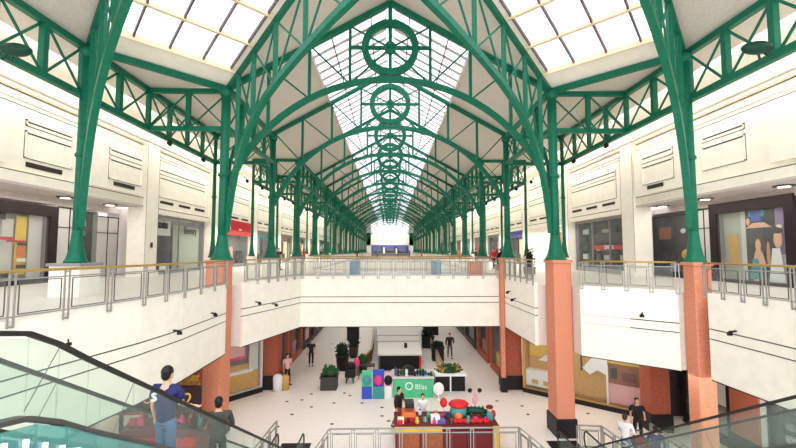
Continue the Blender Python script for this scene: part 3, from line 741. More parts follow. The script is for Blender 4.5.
# nave ground shops
for sx,w in ((-1,'left'),(1,'right')):
    segs=[(24.3,27.4),(28.2,31.5),(32.3,36.5),(37.3,42),(43,49),(50,58)]
    for i,(a,b) in enumerate(segs):
        xx=6.7*sx; p0,p1=((xx,a),(xx,b)) if sx<0 else ((xx,b),(xx,a))
        sets=[['leaf','cream','teal','shelf_dark'],['charcoal','dark_frame','lilac','black'],['pale_grey','dark_frame','pale_pink','charcoal'],['black','kiosk_brown','cream','black'],['charcoal','cream','pale_grey','black'],['black','mid_grey','ochre','charcoal']]
        p=sets[i] if sx<0 else [['blue','paper','ochre','mid_grey'],['black','dark_frame','kiosk_brown','shelf_dark'],['dark_frame','kiosk_brown','mid_grey','black'],['black','cream','charcoal','black'],['charcoal','pale_grey','red','black'],['black','mid_grey','ochre','charcoal']][i]
        shop('%s ground floor shop on the %s side under the bridge, %s displays'%(ordw(i),w,p[0].replace('_',' ')),p0,p1,0,3.45,'brick_brown' if i<2 else 'dark_frame',.35,p[3],
          [('display_panel',p[0],.1,.45,.25,.8,.3),('poster',p[1],.5,.8,.15,.75,.2),('shelf_goods',p[2],.2,.7,.1,.35,.1,.2)],sill=.4)
        y0=b; y1=segs[i+1][0] if i<5 else 60
        if i>0 or sx<0:
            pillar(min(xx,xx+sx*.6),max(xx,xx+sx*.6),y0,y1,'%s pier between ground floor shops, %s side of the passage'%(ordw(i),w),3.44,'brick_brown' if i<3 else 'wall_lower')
# left ground region: wall behind stall, right dark shops
mb=MB(); mb.box(-13.2,-13.0,-6,19,0,3.5); mb.box(-13.2,-9.6,19.8,20.0,0,3.5); struct('wall_left',mb,'brick_brown')
shop('dark open shop with white panel between right pillars, ground floor',(13.2,18.6),(13.2,16.0),0,3.45,'black',.15,'charcoal',
  [('display_panel','white_cloth',.45,.95,.4,.85,.2),('shelf_goods','mid_grey',.05,.3,.1,.6,.2,.3),('counter','mid_grey',.4,1,.08,.36,.1,.4),('shelf_goods','dark_frame',.1,.3,.6,.8,.1,.2)])
shop('dark shop window crowded with pale and green goods behind right escalator',(13.2,14.4),(13.2,8.0),0,3.45,'black',.12,'shelf_dark',
  shelves(10,['pale_grey','charcoal','mint','shelf_dark','white_cloth','mid_grey','black','teal'],.05,.95,rows=7),cells=3)
mb=MB(); mb.box(13.05,13.2,14.42,14.62,0,3.45); tag(mb.build('post','pale_grey',org=(13.1,14.5,0)),'pale post beside brown pillar under right balcony','post')
mb=MB(); mb.box(14.2,14.4,-6,26,0,3.5); mb.box(11.7,14.3,19.2,19.4,0,3.5); struct('wall_right',mb,'charcoal')

# ------------------------------------------------------------------ far end wall
mb=MB(); mb.box(-7.4,7.4,YE,YE+.3,9.3,13.2); mb.box(-7.4,-5.9,YE,YE+.3,0,19); mb.box(5.9,7.4,YE,YE+.3,0,19); mb.box(-16,-7.4,YE,YE+.3,0,15); mb.box(7.4,16,YE,YE+.3,0,15); mb.box(-6,6,YE,YE+.3,0,6.1); struct('wall_end',mb,'white_wall')
t=thing('window','far arched gable window above the white end wall','window',(0,YE,13.2)); t['kind']='structure'; t.name='window_1'
del t['category']
mb=MB()
for i in range(9): x=-6+1.5*i; mb.bar((x,YE,13.2),(x,YE,min(18.8,rz(x))),.16,.16)
for z in (13.2,15): mb.bar((-6.5,YE,z),(6.5,YE,z),.16,.16)
mb.build('mullion','green_steel',t)
mb=MB(); mb.poly([(-7.2,YE+.1,13.2),(7.2,YE+.1,13.2),(7.2,YE+.1,RZ0),(0,YE+.1,RZ1),(-7.2,YE+.1,RZ0)],(0,.02,0)); mb.build('pane','skylight_glass',t)
shop('distant shop with violet blue fascia closing the end of the nave',(5.8,YE-.3),(-5.8,YE-.3),FL,9.2,'violet_blue',.4,'shelf_dark',
   [('display_panel','violet_blue',.05,.25,.3,.9,.1),('display_panel','paper',.3,.36,.2,.7,.1),('display_panel','violet_blue',.4,.6,.4,.9,.1),('display_panel','paper',.66,.7,.2,.7,.1),('display_panel','violet_blue',.74,.95,.3,.9,.1)]) if False else None
shop('distant shop with violet blue fascia closing the end of the nave',(-5.8,YE-.6),(5.8,YE-.6),FL,9.4,'violet_blue',.4,'shelf_dark',
   [('display_panel','violet_blue',.02,.25,.4,.9,.1),('display_panel','paper',.3,.36,.2,.8,.1),('display_panel','violet_blue',.4,.6,.5,.9,.1),('display_panel','paper',.66,.7,.2,.7,.1),('display_panel','violet_blue',.74,.95,.4,.9,.1)],depth=.5)

# ------------------------------------------------------------------ escalators
def escalator(label,xl,xr,side):
    t=thing('escalator',label,'escalator',((xl+xr)/2,14.8,0))
    S=.577
    y_top=3.5; y_bot=y_top+FL/S
    def line(off,flat0=3.2,flat1=1.6):   # profile (y,z) offset above the step line
        pts=[(y_top-flat0,FL+off),(y_top-.5,FL+off),(y_top-.1,FL+off-.03),(y_top+.25,FL+off-.1),(y_top+.6,FL+off-.27)]
        k=y_top+1.0
        while k<y_bot-.9: pts.append((k,FL+off-(k-y_top)*S+.06)); k+=.8
        pts+=[(y_bot-.5,off+.3),(y_bot,off+.08),(y_bot+.5,off),(y_bot+flat1,off)]
        return pts
    for x in (xl,xr):
        H=line(.87); D=line(.12)
        mb=MB(); mb.path([(x,y,z) for y,z in H]+[(x,H[-1][0]+.16,H[-1][1]-.12),(x,H[-1][0]+.2,H[-1][1]-.35),(x,H[-1][0]+.1,H[-1][1]-.6),(x,H[-1][0]-.1,H[-1][1]-.7)],.045,.045,up=(1,0,0)); mb.build('handrail','rubber',t)
        mb=MB(); 
        for (a,b),(c,d) in zip(zip(H,H[1:]),zip(D,D[1:])):
            mb.poly([(x,a[0],a[1]-.04),(x,b[0],b[1]-.04),(x,d[0],d[1]+.05),(x,c[0],c[1]+.05)],(.014,0,0))
        mb.build('glass_balustrade','glass_tint',t)
        mb=MB()
        for k in range(2,len(H)-2,2): mb.bar((x,H[k][0],H[k][1]-.04),(x,D[k][0]-.35,D[k][1]+.25),.006,.006)
        mb.build('glass_joint','steel_dark',t)
        mb=MB(); mb.path([(x,y,z+.02) for y,z in D],.24,.09,up=(1,0,0)) if False else mb.path([(x,y,z+.02) for y,z in D],.12,.045,up=(0,0,1)); mb.build('deck','steel_dark',t)
        # side cladding: mullions and teal panels
        sgn=-1 if x==xl else 1
        xo=x+sgn*.1
        mb=MB(); lo=line(-.75)
        for a,b,c,d in zip(D,D[1:],lo,lo[1:]):
            mb.poly([(xo,a[0],a[1]-.03),(xo,b[0],b[1]-.03),(xo,b[0],max(0,d[1])),(xo,a[0],max(0,c[1]))],(sgn*.03,0,0))
        mb.m=1
        y=1.2
        while y<y_bot-.3:
            zt=FL if y<y_top else max(0,FL-(y-y_top)*S)
            mb.box(min(xo,xo+sgn*.07),max(xo,xo+sgn*.07),y,y+.022,max(0,zt-.78),zt-.02); y+=.2
        mb.build('side_panel',['glass_teal','white_cloth'],t)
        mb=MB(); mb.path([(xo+sgn*.02,y,max(.04,z)) for y,z in lo],.1,.1,up=(0,0,1)); mb.build('bottom_rail','white_cloth',t)
    mb=MB(); n=30
    for i in range(n):
        y=y_top+(y_bot-y_top)*i/n; z=FL*(1-i/n)
        mb.box(xl+.12,xr-.12,y,y+(y_bot-y_top)/n+.02,z-.35,z-.2+.0)
    mb.box(xl+.12,xr-.12,y_top-3.2,y_top,FL-.4,FL-.02); mb.box(xl+.12,xr-.12,y_bot,y_bot+1.6,-.02+.0,.03)
    mb.build('steps','charcoal',t)
    mb=MB(); mb.poly([(xl+.1,y_top-3,FL-.4),(xl+.1,y_top,FL-.4),(xl+.1,y_bot,-.02),(xl+.1,y_bot-1.2,-.02),(xl+.1,y_top-.4,FL-1.0),(xl+.1,y_top-3,FL-1.0)],(xr-xl-.2,0,0)); mb.build('truss_casing','white_wall',t)
    mb=MB(); mb.box(xl-.1,xr+.1,y_bot-.3,y_bot+2.75,0.0,.02); mb.build('landing_plate','black',t)
    return t
escalator('left escalator going down away from the camera, two people riding',-4.15,-3.2,1)
escalator('right escalator going down away, its black handrails crossing far right pillar',6.35,7.35,-1)
# ------------------------------------------------------------------ people
def skinmesh(verts,edges,root,sub=1):
    me=bpy.data.meshes.new('tmp'); bm=bmesh.new(); sl=bm.verts.layers.skin.verify(); vs=[bm.verts.new(v[0]) for v in verts]
    for v,d in zip(vs,verts):
        r=d[1]; v[sl].radius=(r,r) if not isinstance(r,tuple) else r
    for a,b in edges: bm.edges.new((vs[a],vs[b]))
    vs[root][sl].use_root=True; bm.to_mesh(me); bm.free()
    o=bpy.data.objects.new('tmp',me); COL.objects.link(o)
    s=o.modifiers.new('s','SKIN'); s.use_smooth_shade=True
    if sub: u=o.modifiers.new('u','SUBSURF'); u.levels=sub; u.render_levels=sub
    dg=bpy.context.evaluated_depsgraph_get(); dg.update()
    res=bpy.data.meshes.new_from_object(o.evaluated_get(dg)); bpy.data.objects.remove(o)
    V=[tuple(v.co) for v in res.vertices]; F=[tuple(p.vertices) for p in res.polygons]; bpy.data.meshes.remove(res)
    return V,F
def pose_joints(p):
    # returns joint dict; figure faces -Y, feet at z=0, height 1.72
    J=dict(pel=(0,0,.94),sp=(0,.0,1.14),ch=(0,.01,1.34),nk=(0,.0,1.49),hd=(0,-.01,1.6))
    ar={'down':((.19,.01,1.41),(.24,.03,1.13),(.25,-.05,.88)),'fwd':((.19,.0,1.41),(.25,-.04,1.14),(.18,-.27,1.06)),'rail':((.19,0,1.41),(.27,-.05,1.16),(.3,-.28,1.05))}
    for s,n in ((-1,'l'),(1,'r')):
        a=ar[p['arm'+n]]; 
        for k,nm in enumerate(('sh','el','wr')): J[nm+n]=(s*a[k][0],a[k][1],a[k][2])
        st=p.get('stride',0)*s
        J['hip'+n]=(s*.09,0,.88); J['kn'+n]=(s*.1,-.02-st*.12,.49); J['an'+n]=(s*.1,.03-st*.26,.09+max(0,-st)*.04); J['to'+n]=(s*.115,-.12-st*.26,.04+max(0,-st)*.01)
    return J
PM={}
def build_person_meshes(key,p):
    J=pose_joints(p)
    def chain(names,rad): return [(J[n],r) for n,r in zip(names,rad)]
    # body (skin)
    v=[(J['pel'],.085),(J['sp'],.085),(J['ch'],.1),(J['nk'],.052),(J['hd'],.06)]; e=[(0,1),(1,2),(2,3),(3,4)]
    for n in 'lr':
        b=len(v); v+=chain(['sh'+n,'el'+n,'wr'+n],[.05,.038,.026]); e+=[(2,b),(b,b+1),(b+1,b+2)]
        b=len(v); v+=chain(['hip'+n,'kn'+n,'an'+n,'to'+n],[.08,.052,.036,.03]); e+=[(0,b),(b,b+1),(b+1,b+2),(b+2,b+3)]
    V,F=skinmesh(v,e,0); mb=MB(); mb.add(V,F,True)
    # head with face
    hx,hy,hz=J['hd']; hz+=.03; hs=[]
    mb.ball((hx,hy,hz+.02),(.076,.094,.105),14,10); mb.ball((hx,hy-.03,hz-.055),(.052,.055,.05),10,6)
    mb.tube([(hx,hy-.085,hz+.02),(hx,hy-.115,hz-.015),(hx,hy-.092,hz-.022)],[.008,.014,.008],6)
    for s in (-1,1): mb.ball((hx+s*.078,hy+.005,hz),(.012,.02,.03),6,5)
    # hands: palm and five fingers
    for n,s in (('l',-1),('r',1)):
        w=Vector(J['wr'+n]); el=Vector(J['el'+n]); d=(w-el).normalized(); side=Vector((1,0,0)) if abs(d.x)<.6 else Vector((0,1,0)); pn=d.cross(side).normalized(); side=pn.cross(d).normalized()
        mb.tube([w-d*.02,w+d*.03,w+d*.075],[.024,.034,.03],8)
        for k,L in enumerate((.058,.07,.075,.066)):
            b=w+d*.07+side*(-.026+.017*k); c=b+d*L*.5+pn*.008; mb.tube([b-d*.02,b,c,c+d*L*.35+pn*.025],[.009,.0095,.0085,.006],6)
        b=w+d*.025-side*.028*(1); mb.tube([b,b+d*.025-side*.02,b+d*.05-side*.022+pn*.01],[.011,.011,.008],6)
    body=mb
    # shirt
    v=[((0,0,.86),.15),((0,0,1.0),.14),(J['sp'],.138),(J['ch'],.155),((0,.0,1.45),.075)]; e=[(0,1),(1,2),(2,3),(3,4)]
    for n in 'lr':
        s=Vector(J['sh'+n]); el=Vector(J['el'+n]); wr=Vector(J['wr'+n])
        b=len(v)
        if p.get('long'): v+=[(tuple(s),.07),(tuple(el),.055),(tuple(el.lerp(wr,.85)),.042)]; e+=[(3,b),(b,b+1),(b+1,b+2)]
        else: v+=[(tuple(s),.072),(tuple(s.lerp(el,.7)),.062)]; e+=[(3,b),(b,b+1)]
    V,F=skinmesh(v,e,0); sh=MB(); sh.add([(x*1.12,y*1.0,z) for x,y,z in V],F,True)
    v=[((0,0,.95),.11)]; e=[]
    for n in 'lr':
        b=len(v); v+=[(J['hip'+n],.098),(J['kn'+n],.07),(tuple(Vector(J['kn'+n]).lerp(Vector(J['an'+n]),.9)),.058)]; e+=[(0,b),(b,b+1),(b+1,b+2)]
    V,F=skinmesh(v,e,0); tr=MB(); tr.add(V,F,True)
    ha=MB(); ha.ball((hx,hy+.018,hz+.045),(.09,.1,.098),14,8); ha.ball((hx,hy+.05,hz-.01),(.078,.062,.085),12,6)
    if p.get('longhair'): ha.tube([(hx,hy+.07,hz+.03),(hx,hy+.1,hz-.12),(hx,hy+.1,hz-.24)],[.07,.07,.03],8)
    so=MB()
    for n in 'lr':
        a=Vector(J['an'+n]); b=Vector(J['to'+n]); so.tube([a+Vector((0,.05,-.04)),a+Vector((0,-.02,-.035)),b+Vector((0,-.0,0)),b+Vector((0,-.05,-.005))],[.042,.048,.042,.02],8)
    ey=MB()
    for s in (-1,1): ey.ball((hx+s*.03,hy-.083,hz+.025),(.011,.008,.007),6,5)
    mo=MB(); mo.bar((hx-.022,hy-.088,hz-.048),(hx+.022,hy-.088,hz-.048),.008,.008)
    PM[key]=dict(body=body,shirt=sh,trousers=tr,hair=ha,shoe=so,eyes=ey,mouth=mo)
POSES={'stand':dict(arml='down',armr='down'),'ride':dict(arml='rail',armr='down'),'look':dict(arml='fwd',armr='fwd',long=1),'walk':dict(arml='down',armr='fwd',stride=1,long=1),'girl':dict(arml='down',armr='fwd',longhair=1,stride=.4),'rideL':dict(arml='fwd',armr='rail',long=1)}
for k,p in POSES.items(): build_person_meshes(k,p)
PD={}
def person(pose,x,y,z,rz,label,shirt,trousers,hair='hair',skin='skin',shoe='black',sc_=1.,grp=None):
    t=thing('person',label,'person',(0,0,0),grp)
    for part,mt in (('body',skin),('shirt',shirt),('trousers',trousers),('hair',hair),('shoes',shoe),('eyes','black'),('mouth','dark_red')):
        key=(pose,part)
        if key in PD:
            o=bpy.data.objects.new(part,PD[key]); COL.objects.link(o); o.parent=t
        else:
            o=PM[pose]['shoe' if part=='shoes' else part].build(part,mt,t); PD[key]=o.data
        o.material_slots[0].link='OBJECT'; o.material_slots[0].material=M[mt]
    t.location=(x,y,z); t.rotation_euler=(0,0,rz); t.scale=(sc_,)*3
    return t
S=.577
def escz(y): return FL-(y-3.9)*S-.2
p1=person('ride',-3.6,6.86,3.98,PI*.92,'person in navy jersey with a white emblem riding the left escalator','navy','jeans')
mb=MB(); mb.x=Matrix.Translation((.0,.15,1.3))@Matrix.Rotation(PI/2,4,'X')@Matrix.Rotation(PI,4,'Y')
mb2=MB(); 
text_obj('S',.2,p1,Matrix.Translation((.1,.15,1.3))@Matrix.Rotation(PI,4,'Z')@Matrix.Rotation(PI/2,4,'X'),'paper','emblem',.02)
person('rideL',-3.62,8.98,2.76,PI*1.1,'person in dark grey jacket lower down on the left escalator','charcoal','black',sc_=1.0)
person('walk',.4,18.1,0,PI*.3,'person in dark jacket standing at the left end of the toy stall','dark_frame','kiosk_brown')
person('girl',9.85,16.6,0,-.2,'person in black T-shirt with white print standing by the broad pillar','black','black',hair='hair_brown')
person('look',8.45,15.0,0,PI*.7,'person in white shirt holding a child pram, seen between right pillars','white_cloth','jeans',hair='hair_brown') 
person('walk',9.1,14.3,0,PI*.9,'person in dark blue coat bending near right ground railing','navy','navy',sc_=.92)
person('stand',-5.22,27.8,0,.3,'small distant person in dark clothes near left ground floor shops','black','black')
person('walk',4.28,29.7,0,0,'distant person in dark red top walking beyond the flower planter','dark_frame','grey_cloth')
person('girl',-5.85,24.0,0,.8,'person in pink top beside the bins under the bridge','pale_pink','dark_frame')
person('look',1.4,17.85,0,0,'seller in white shirt with black hair standing behind the toy stall','white_cloth','grey_cloth',sc_=.88)
ug=[(-10.2,38,'dark coat beside the red sign shop','black','black'),(-9.0,33,'dark top at the left gallery rail','charcoal','black'),(-9.6,46,'red top in the left gallery','red','black'),(-8.6,52,'black top in the left gallery','black','jeans'),
    (-8.2,60,'grey top far down the left gallery','grey_cloth','black'),(-6.0,75,'black top far down the left gallery','black','black'),(-3,96,'dark top on the far upper bridge','black','black'),(2,96.5,'navy top on the far upper bridge','navy','black'),(4.5,95,'charcoal top on the far upper bridge','charcoal','black'),
    (8.6,34,'red top near right nave column','red','black'),(8.4,50,'orange top in the right gallery','orange','black'),(9.2,44,'dark red top in the right gallery','dark_red','black'),(7.9,62,'black top in the right gallery','black','black'),(6.2,80,'brown top far down the right gallery','kiosk_brown','black')]
for i,(x,y,l,a,b) in enumerate(ug): person(['stand','walk','girl','look'][i%4],x,y,FL,i*1.3,'small upstairs person in '+l,a,b,grp='shoppers upstairs')

# ------------------------------------------------------------------ ground floor stalls, planters, toys
def simple(name,label,cat,mt,fn,org,grp=None):
    mb=MB(); fn(mb); return tag(mb.build(name,mt,org=org),label,cat,grp)
# toy stall
t=thing('toy_stall','long toy stall with orange and dark red panels behind the ground railing','stall',(2.2,16.9,0))
x0,x1,y0,y1=.22,4.15,16.15,17.5
mb=MB(); mb.bbox(x0,x1,y0,y1,0,.86,.03); mb.build('body','dark_red',t)
mb=MB(); mb.bbox(x0-.05,x1+.05,y0-.08,y1+.05,.86,.93,.02); mb.build('counter_top','dark_red',t)
mb=MB(); mb.box(x0-.03,2.0,y0-.1,y0-.08,.74,.92); mb.box(x1-.2,x1+.06,y0-.1,y0+.02,0,.92); mb.build('yellow_trim','yellow',t)
for i in range(2):
    mb=MB(); mb.bbox(x0+.12+i*.9,x0+.92+i*.9,y0-.06,y0,.06,.7,.02); mb.build('front_panel','kiosk_brown',t)
for i in range(2):
    mb=MB(); mb.bbox(2.1+i*.95,2.95+i*.95,y0-.06,y0,.06,.7,.02); mb.build('front_panel','dark_red',t)
zt=.93
simple('toy_box_stack','stack of red and orange boxes at left end of the toy stall','toys',['red','orange','cream','dark_frame'],
  lambda m:[setattr(m,'m',k) or m.bbox(.45+.05*k,1.05-.03*k,16.5,17.1,zt+.17*k,zt+.17*(k+1),.02) for k in (0,1,3)]+[setattr(m,'m',2),m.bbox(.3,.55,16.3,16.5,zt,zt+.22,.02)],(.7,16.8,zt))
simple('gift_box','white and lilac boxes on the toy stall next to the seller','box',['white_cloth','violet_blue'],lambda m:[m.bbox(1.6,1.95,16.3,16.6,zt,zt+.28,.02),setattr(m,'m',1),m.bbox(1.85,2.15,16.25,16.5,zt,zt+.16,.02)],(1.8,16.4,zt))
def tst(m):
    m.m=1; m.ball((2.75,16.8,zt+.3),(.36,.3,.3)); m.m=0; m.ball((2.75,16.8,zt+.56),(.42,.34,.16)); m.m=2; m.ball((2.7,16.55,zt+.18),(.16,.12,.16)); m.m=3; m.bbox(2.35,3.1,16.5,17.1,zt,zt+.12,.03)
simple('plush_toy','big round toy in red cap with teal and orange body on stall','toy',['red','teal','orange','dark_green'],tst,(2.75,16.8,zt))
simple('balloon','red balloon on a stick beside the big red capped toy','balloon',['red','steel'],lambda m:[m.ball((2.15,16.8,zt+.62),(.15,.15,.19)),setattr(m,'m',1),m.tube([(2.15,16.8,zt),(2.15,16.8,zt+.5)],.01,6)],(2.15,16.8,zt))
def croc(m):
    m.tube([(3.0,16.7,zt+.28),(3.2,16.7,zt+.36),(3.6,16.7,zt+.33),(3.85,16.7,zt+.3)],[.07,.14,.13,.08],10)
    for k in range(5): m.lathe([(.05,0),(.0,.1)],(3.1+.15*k,16.7,zt+.44),6)
    for k in (3.2,3.65): m.tube([(k,16.62,zt+.3),(k,16.58,zt+.12)],.05,6)
simple('plush_toy','long dark green crocodile toy lying on red cloth','toy',['dark_green'],croc,(3.4,16.7,zt))
simple('cloth','crumpled red cloth under the green crocodile toy','cloth',['red'],lambda m:[m.ball((2.5+.25*k,16.45,zt+.05),(.2,.16,.09)) for k in range(6)],(3.1,16.45,zt))
def doll(m):
    m.m=0; m.lathe([(.16,0),(.13,.25),(.06,.34)],(3.95,16.6,zt),10); m.m=1; m.ball((3.95,16.6,zt+.42),.11); m.m=2; m.ball((3.95,16.62,zt+.5),(.15,.14,.08)); m.m=3; m.ball((4.12,16.7,zt+.2),(.1,.1,.16))
simple('doll','doll in teal dress and red hat at right end of the stall','doll',['teal','skin','dark_red','red'],doll,(3.95,16.6,zt))
def wind(m):
    m.m=0; m.tube([(4.03,19.86,0),(4.03,19.86,.9)],[.05,.03],8); m.ball((4.03,19.86,.55),(.14,.1,.22)); m.tube([(4.03,19.86,.7),(3.85,19.86,.95)],.03,6); m.tube([(4.03,19.86,.7),(4.22,19.86,.95)],.03,6)
    m.m=1; m.ball((3.8,19.86,1.0),(.11,.05,.11)); m.ball((4.26,19.86,1.0),(.11,.05,.11))
simple('toy_stand','pink stand with two black knobs behind the toy stall','stand',['pale_pink','black'],wind,(4.03,19.86,0))
tc=['red','mint','yellow','blue','pink','white_cloth','dark_green','orange','teal','violet_blue']
for i in range(22):
    x=.4+.165*i; y=16.3+.12*((i*7)%4)+(.5 if i%2 else 0); c=tc[(i*3)%10]
    def fn(m,x=x,y=y,i=i):
        m.m=0
        if i%3==0: m.bbox(x-.09,x+.09,y-.07,y+.07,zt,zt+.16,.015); m.m=1; m.box(x-.015,x+.015,y-.075,y+.075,zt,zt+.165)
        elif i%3==1: m.ball((x,y,zt+.09),(.08,.07,.1)); m.ball((x,y,zt+.22),.06); m.m=1; m.ball((x-.04,y,zt+.28),.022,6,4); m.ball((x+.04,y,zt+.28),.022,6,4)
        else: m.lathe([(.07,0),(.08,.1),(.03,.2)],(x,y,zt),10); m.m=1; m.ball((x,y,zt+.22),.04,8,5)
    simple('small_toy','small %s toy on the stall counter, %s from the left'%(c.replace('_',' '),ordw(i) if i<18 else ['nineteenth','twentieth','next to last','last'][i-18]),'toy',[c,tc[(i*3+4)%10]],fn,(x,y,zt),'small toys on the stall')
# green counter
t=thing('green_counter','mint green counter with round emblem in the ground floor aisle','counter',(1.2,22.5,0))
mb=MB(); mb.bbox(.17,2.25,21.8,23.2,.0,.98,.04); mb.build('body','mint',t)
mb=MB(); mb.bbox(.1,2.32,21.72,23.28,.98,1.05,.02); mb.build('counter_top','pale_grey',t)
mb=MB(); mb.x=Matrix.Translation((1.0,21.78,.6)); mb.ring((0,0,0),.2,.15,.03,20); mb.build('emblem','paper',t)
text_obj('Bliss',.36,t,Matrix.Translation((1.62,21.78,.55))@Matrix.Rotation(PI/2,4,'X'),'paper')
cols=['dark_green','black','teal','shelf_dark','violet_blue','white_cloth','blue','dark_frame','leaf']
for i in range(14):
    x=.3+.145*i; h=r2.uniform(.15,.42)
    c=cols[r2.randrange(len(cols))]
    def fn(m,x=x,h=h,i=i):
        if i%3==0: m.lathe([(.06,0),(.07,.05),(.07,h*.7),(.03,h*.85),(.03,h)],(x,22.1,1.05),10)
        elif i%3==1: m.bbox(x-.065,x+.065,21.95,22.2,1.05,1.05+h,.015)
        else: m.ball((x,22.1,1.05+h*.6),(.075,.1,h*.6))
    simple('display_item','%s trinket on the mint counter, %s from the left'%(c.replace('_',' '),ordw(i)),'merchandise',c,fn,(x,22.1,1.05),'trinkets on the mint counter')
simple('dark_basket','dark heap of goods at the middle of the mint counter','merchandise','black',lambda m:m.ball((1.0,22.4,1.25),(.35,.3,.25)),(1.0,22.4,1.05))
# toy panels
def tp(i,x0,x1,zt_,bot,top,ornament):
    t=thing('toy_display','%s and %s toy display panel left of the mint counter'%(top.replace('_',' '),bot.replace('_',' ')),'display',((x0+x1)/2,21.7,0))
    mb=MB(); mb.bbox(x0,x1,21.65,21.9,0,.62,.02); mb.build('lower_board',bot,t)
    mb=MB(); mb.bbox(x0,x1,21.68,21.88,.62,zt_,.02); mb.build('upper_board',top,t)
    if ornament: mb=MB(); mb.ball(((x0+x1)/2,21.62,.95),(.22,.08,.26)); mb.build('round_toy',ornament,t)
tp(0,-1.45,-.93,1.4,'blue','mint','teal'); tp(1,-.88,-.3,1.45,'teal','blue','pink'); tp(2,-.26,.1,1.3,'white_cloth','pale_pink','black')
simple('display_disc','white round disc sign at right foot of the mint counter','sign','paper',lambda m:[m.ball((2.5,21.5,.55),(.28,.05,.32),16,10),m.lathe([(.14,0),(.14,.03),(.03,.05),(.03,.3)],(2.5,21.5,0),10)],(2.5,21.5,0))
# planters
def planter(x,y,w,h,label,bush=.35,mt='charcoal',round_=False,leaf='leaf',flowers=None,name='potted_plant'):
    t=thing(name,label,'plant',(x,y,0))
    mb=MB()
    if round_: mb.lathe([(w*.4,0),(w*.5,h*.9),(w*.54,h*.92),(w*.54,h),(w*.46,h),(w*.44,h*.9)],(x,y,0),16)
    else: mb.bbox(x-w/2,x+w/2,y-w/2,y+w/2,0,h,.04); mb.m=0; mb.box(x-w/2-.04,x+w/2+.04,y-w/2-.04,y+w/2+.04,h-.08,h)
    mb.build('pot',mt,t)
    mb=MB(); mb.ball((x,y,h+bush*.5),(w*.42,w*.42,bush*.6)); mb.leaves((x,y,h+bush*.45),(w*.55,w*.55,bush),int(160),.16); mb.build('foliage',leaf,t)
    if flowers:
        mb=MB()
        for _ in range(30): mb.ball((x+R.uniform(-.5,.5)*w,y+R.uniform(-.5,.5)*w,h+R.uniform(.2,.9)*bush),.05,6,4)
        mb.build('flowers',flowers,t)
    return t
planter(-3.36,23.4,.88,.72,'square dark planter with green bush, nearest on the left aisle')
planter(-3.05,26.9,.85,.98,'tall round dark planter with dark bush in the left aisle',.5,round_=True,leaf='leaf_dark',mt='black')
planter(-3.16,36,1.0,1.1,'far dark planter seen just under the bridge',.5,leaf='leaf_dark',mt='black')
planter(-2.6,30,.7,.8,'small grey potted shrub behind the dark left planter',.4,mt='charcoal',round_=True,leaf='leaf_dark')
planter(-1.7,26.3,.6,.5,'low green shrub pot beside the curved partition',.45,round_=True)
planter(3.0,33,.9,.9,'round clipped dark bush in black pot right of the stage',.9,mt='black',leaf='leaf_dark')
planter(4.0,38,.8,.9,'farther clipped bush in black pot just below the bridge',.6,mt='black',leaf='leaf_dark')
planter(3.35,29.2,.8,.95,'block-shaped black planter in front of the clipped bush',.2,mt='black',leaf='leaf_dark')
t=thing('flower_planter','wide black planter with white rim and mixed flowers right of mint counter','planter',(3.3,23.4,0))
mb=MB(); mb.bbox(2.5,4.1,22.75,24.0,0,.8,.03); mb.build('box','black',t)
mb=MB(); mb.box(3.26,3.34,22.73,22.75,0,.8); mb.build('white_strip','paper',t)
mb=MB(); mb.bbox(2.45,4.2,22.7,24.05,.8,.9,.02); mb.build('rim','paper',t)
mb=MB(); mb.leaves((3.3,23.4,.95),(.75,.55,.3),320,.15); mb.ball((3.3,23.4,.9),(.7,.5,.22)); mb.build('foliage','leaf',t)
mb=MB()
for _ in range(50): mb.ball((3.3+R.uniform(-.7,.7),23.4+R.uniform(-.5,.5),R.uniform(1.0,1.2)),.05,6,4)
mb.build('flowers','ochre',t)
for sx in (8.6,12.4):
    planter(sx-(0 if sx<9 else 3.2),32 if sx<9 else 27,.6,.45,'spiky dark green potted plant upstairs, %s'%('by orange doorway' if sx<9 else 'between right columns'),.9,mt='mid_grey',leaf='leaf_dark').location.z=FL
simple('waste_bin','white cylindrical bin beside brown pillar under the bridge','bin','white_cloth',lambda m:m.lathe([(.24,0),(.26,.75),(.2,.85),(.1,.9)],(-6.1,23.55-.6,0),14),(-6.1,22.95,0))
simple('waste_bin','ochre bin right of the white bin under the bridge','bin','ochre',lambda m:m.lathe([(.2,0),(.22,.7),(.12,.8)],(-5.75,23.2,0),14),(-5.75,23.2,0))
# dark stroller-like cart group
def cart(m):
    m.m=0; m.bbox(-2.6,-2.0,24.2,24.8,.3,.8,.05); m.ball((-2.3,24.5,.95),(.3,.3,.2)); m.m=1; m.ball((-1.95,24.6,1.05),(.18,.15,.28)); m.m=2
    for x in (-2.5,-2.1):
        m.x=Matrix.Translation((x,24.2,.16))@Matrix.Rotation(PI/2,4,'Z'); m.ring((0,0,0),.16,.1,.05,14); m.x=None
    m.tube([(-2.5,24.2,.16),(-2.1,24.8,.5)],.03,6); m.tube([(-2.1,24.2,.16),(-2.5,24.8,.5)],.03,6)
simple('ride_on_cart','black and pink ride-on cart left of the toy panels','cart',['black','pink','charcoal'],cart,(-2.3,24.5,0))
simple('merchandise_table','dark folding display table behind the black and pink cart','table',['black','steel_dark'],lambda m:[m.bbox(-1.9,-.9,25.0,25.6,.7,.76,.02),setattr(m,'m',1)]+[m.tube([(x,y,0),(x,y,.7)],.02,6) for x in(-1.85,-.95) for y in (25.05,25.55)],(-1.4,25.3,0))
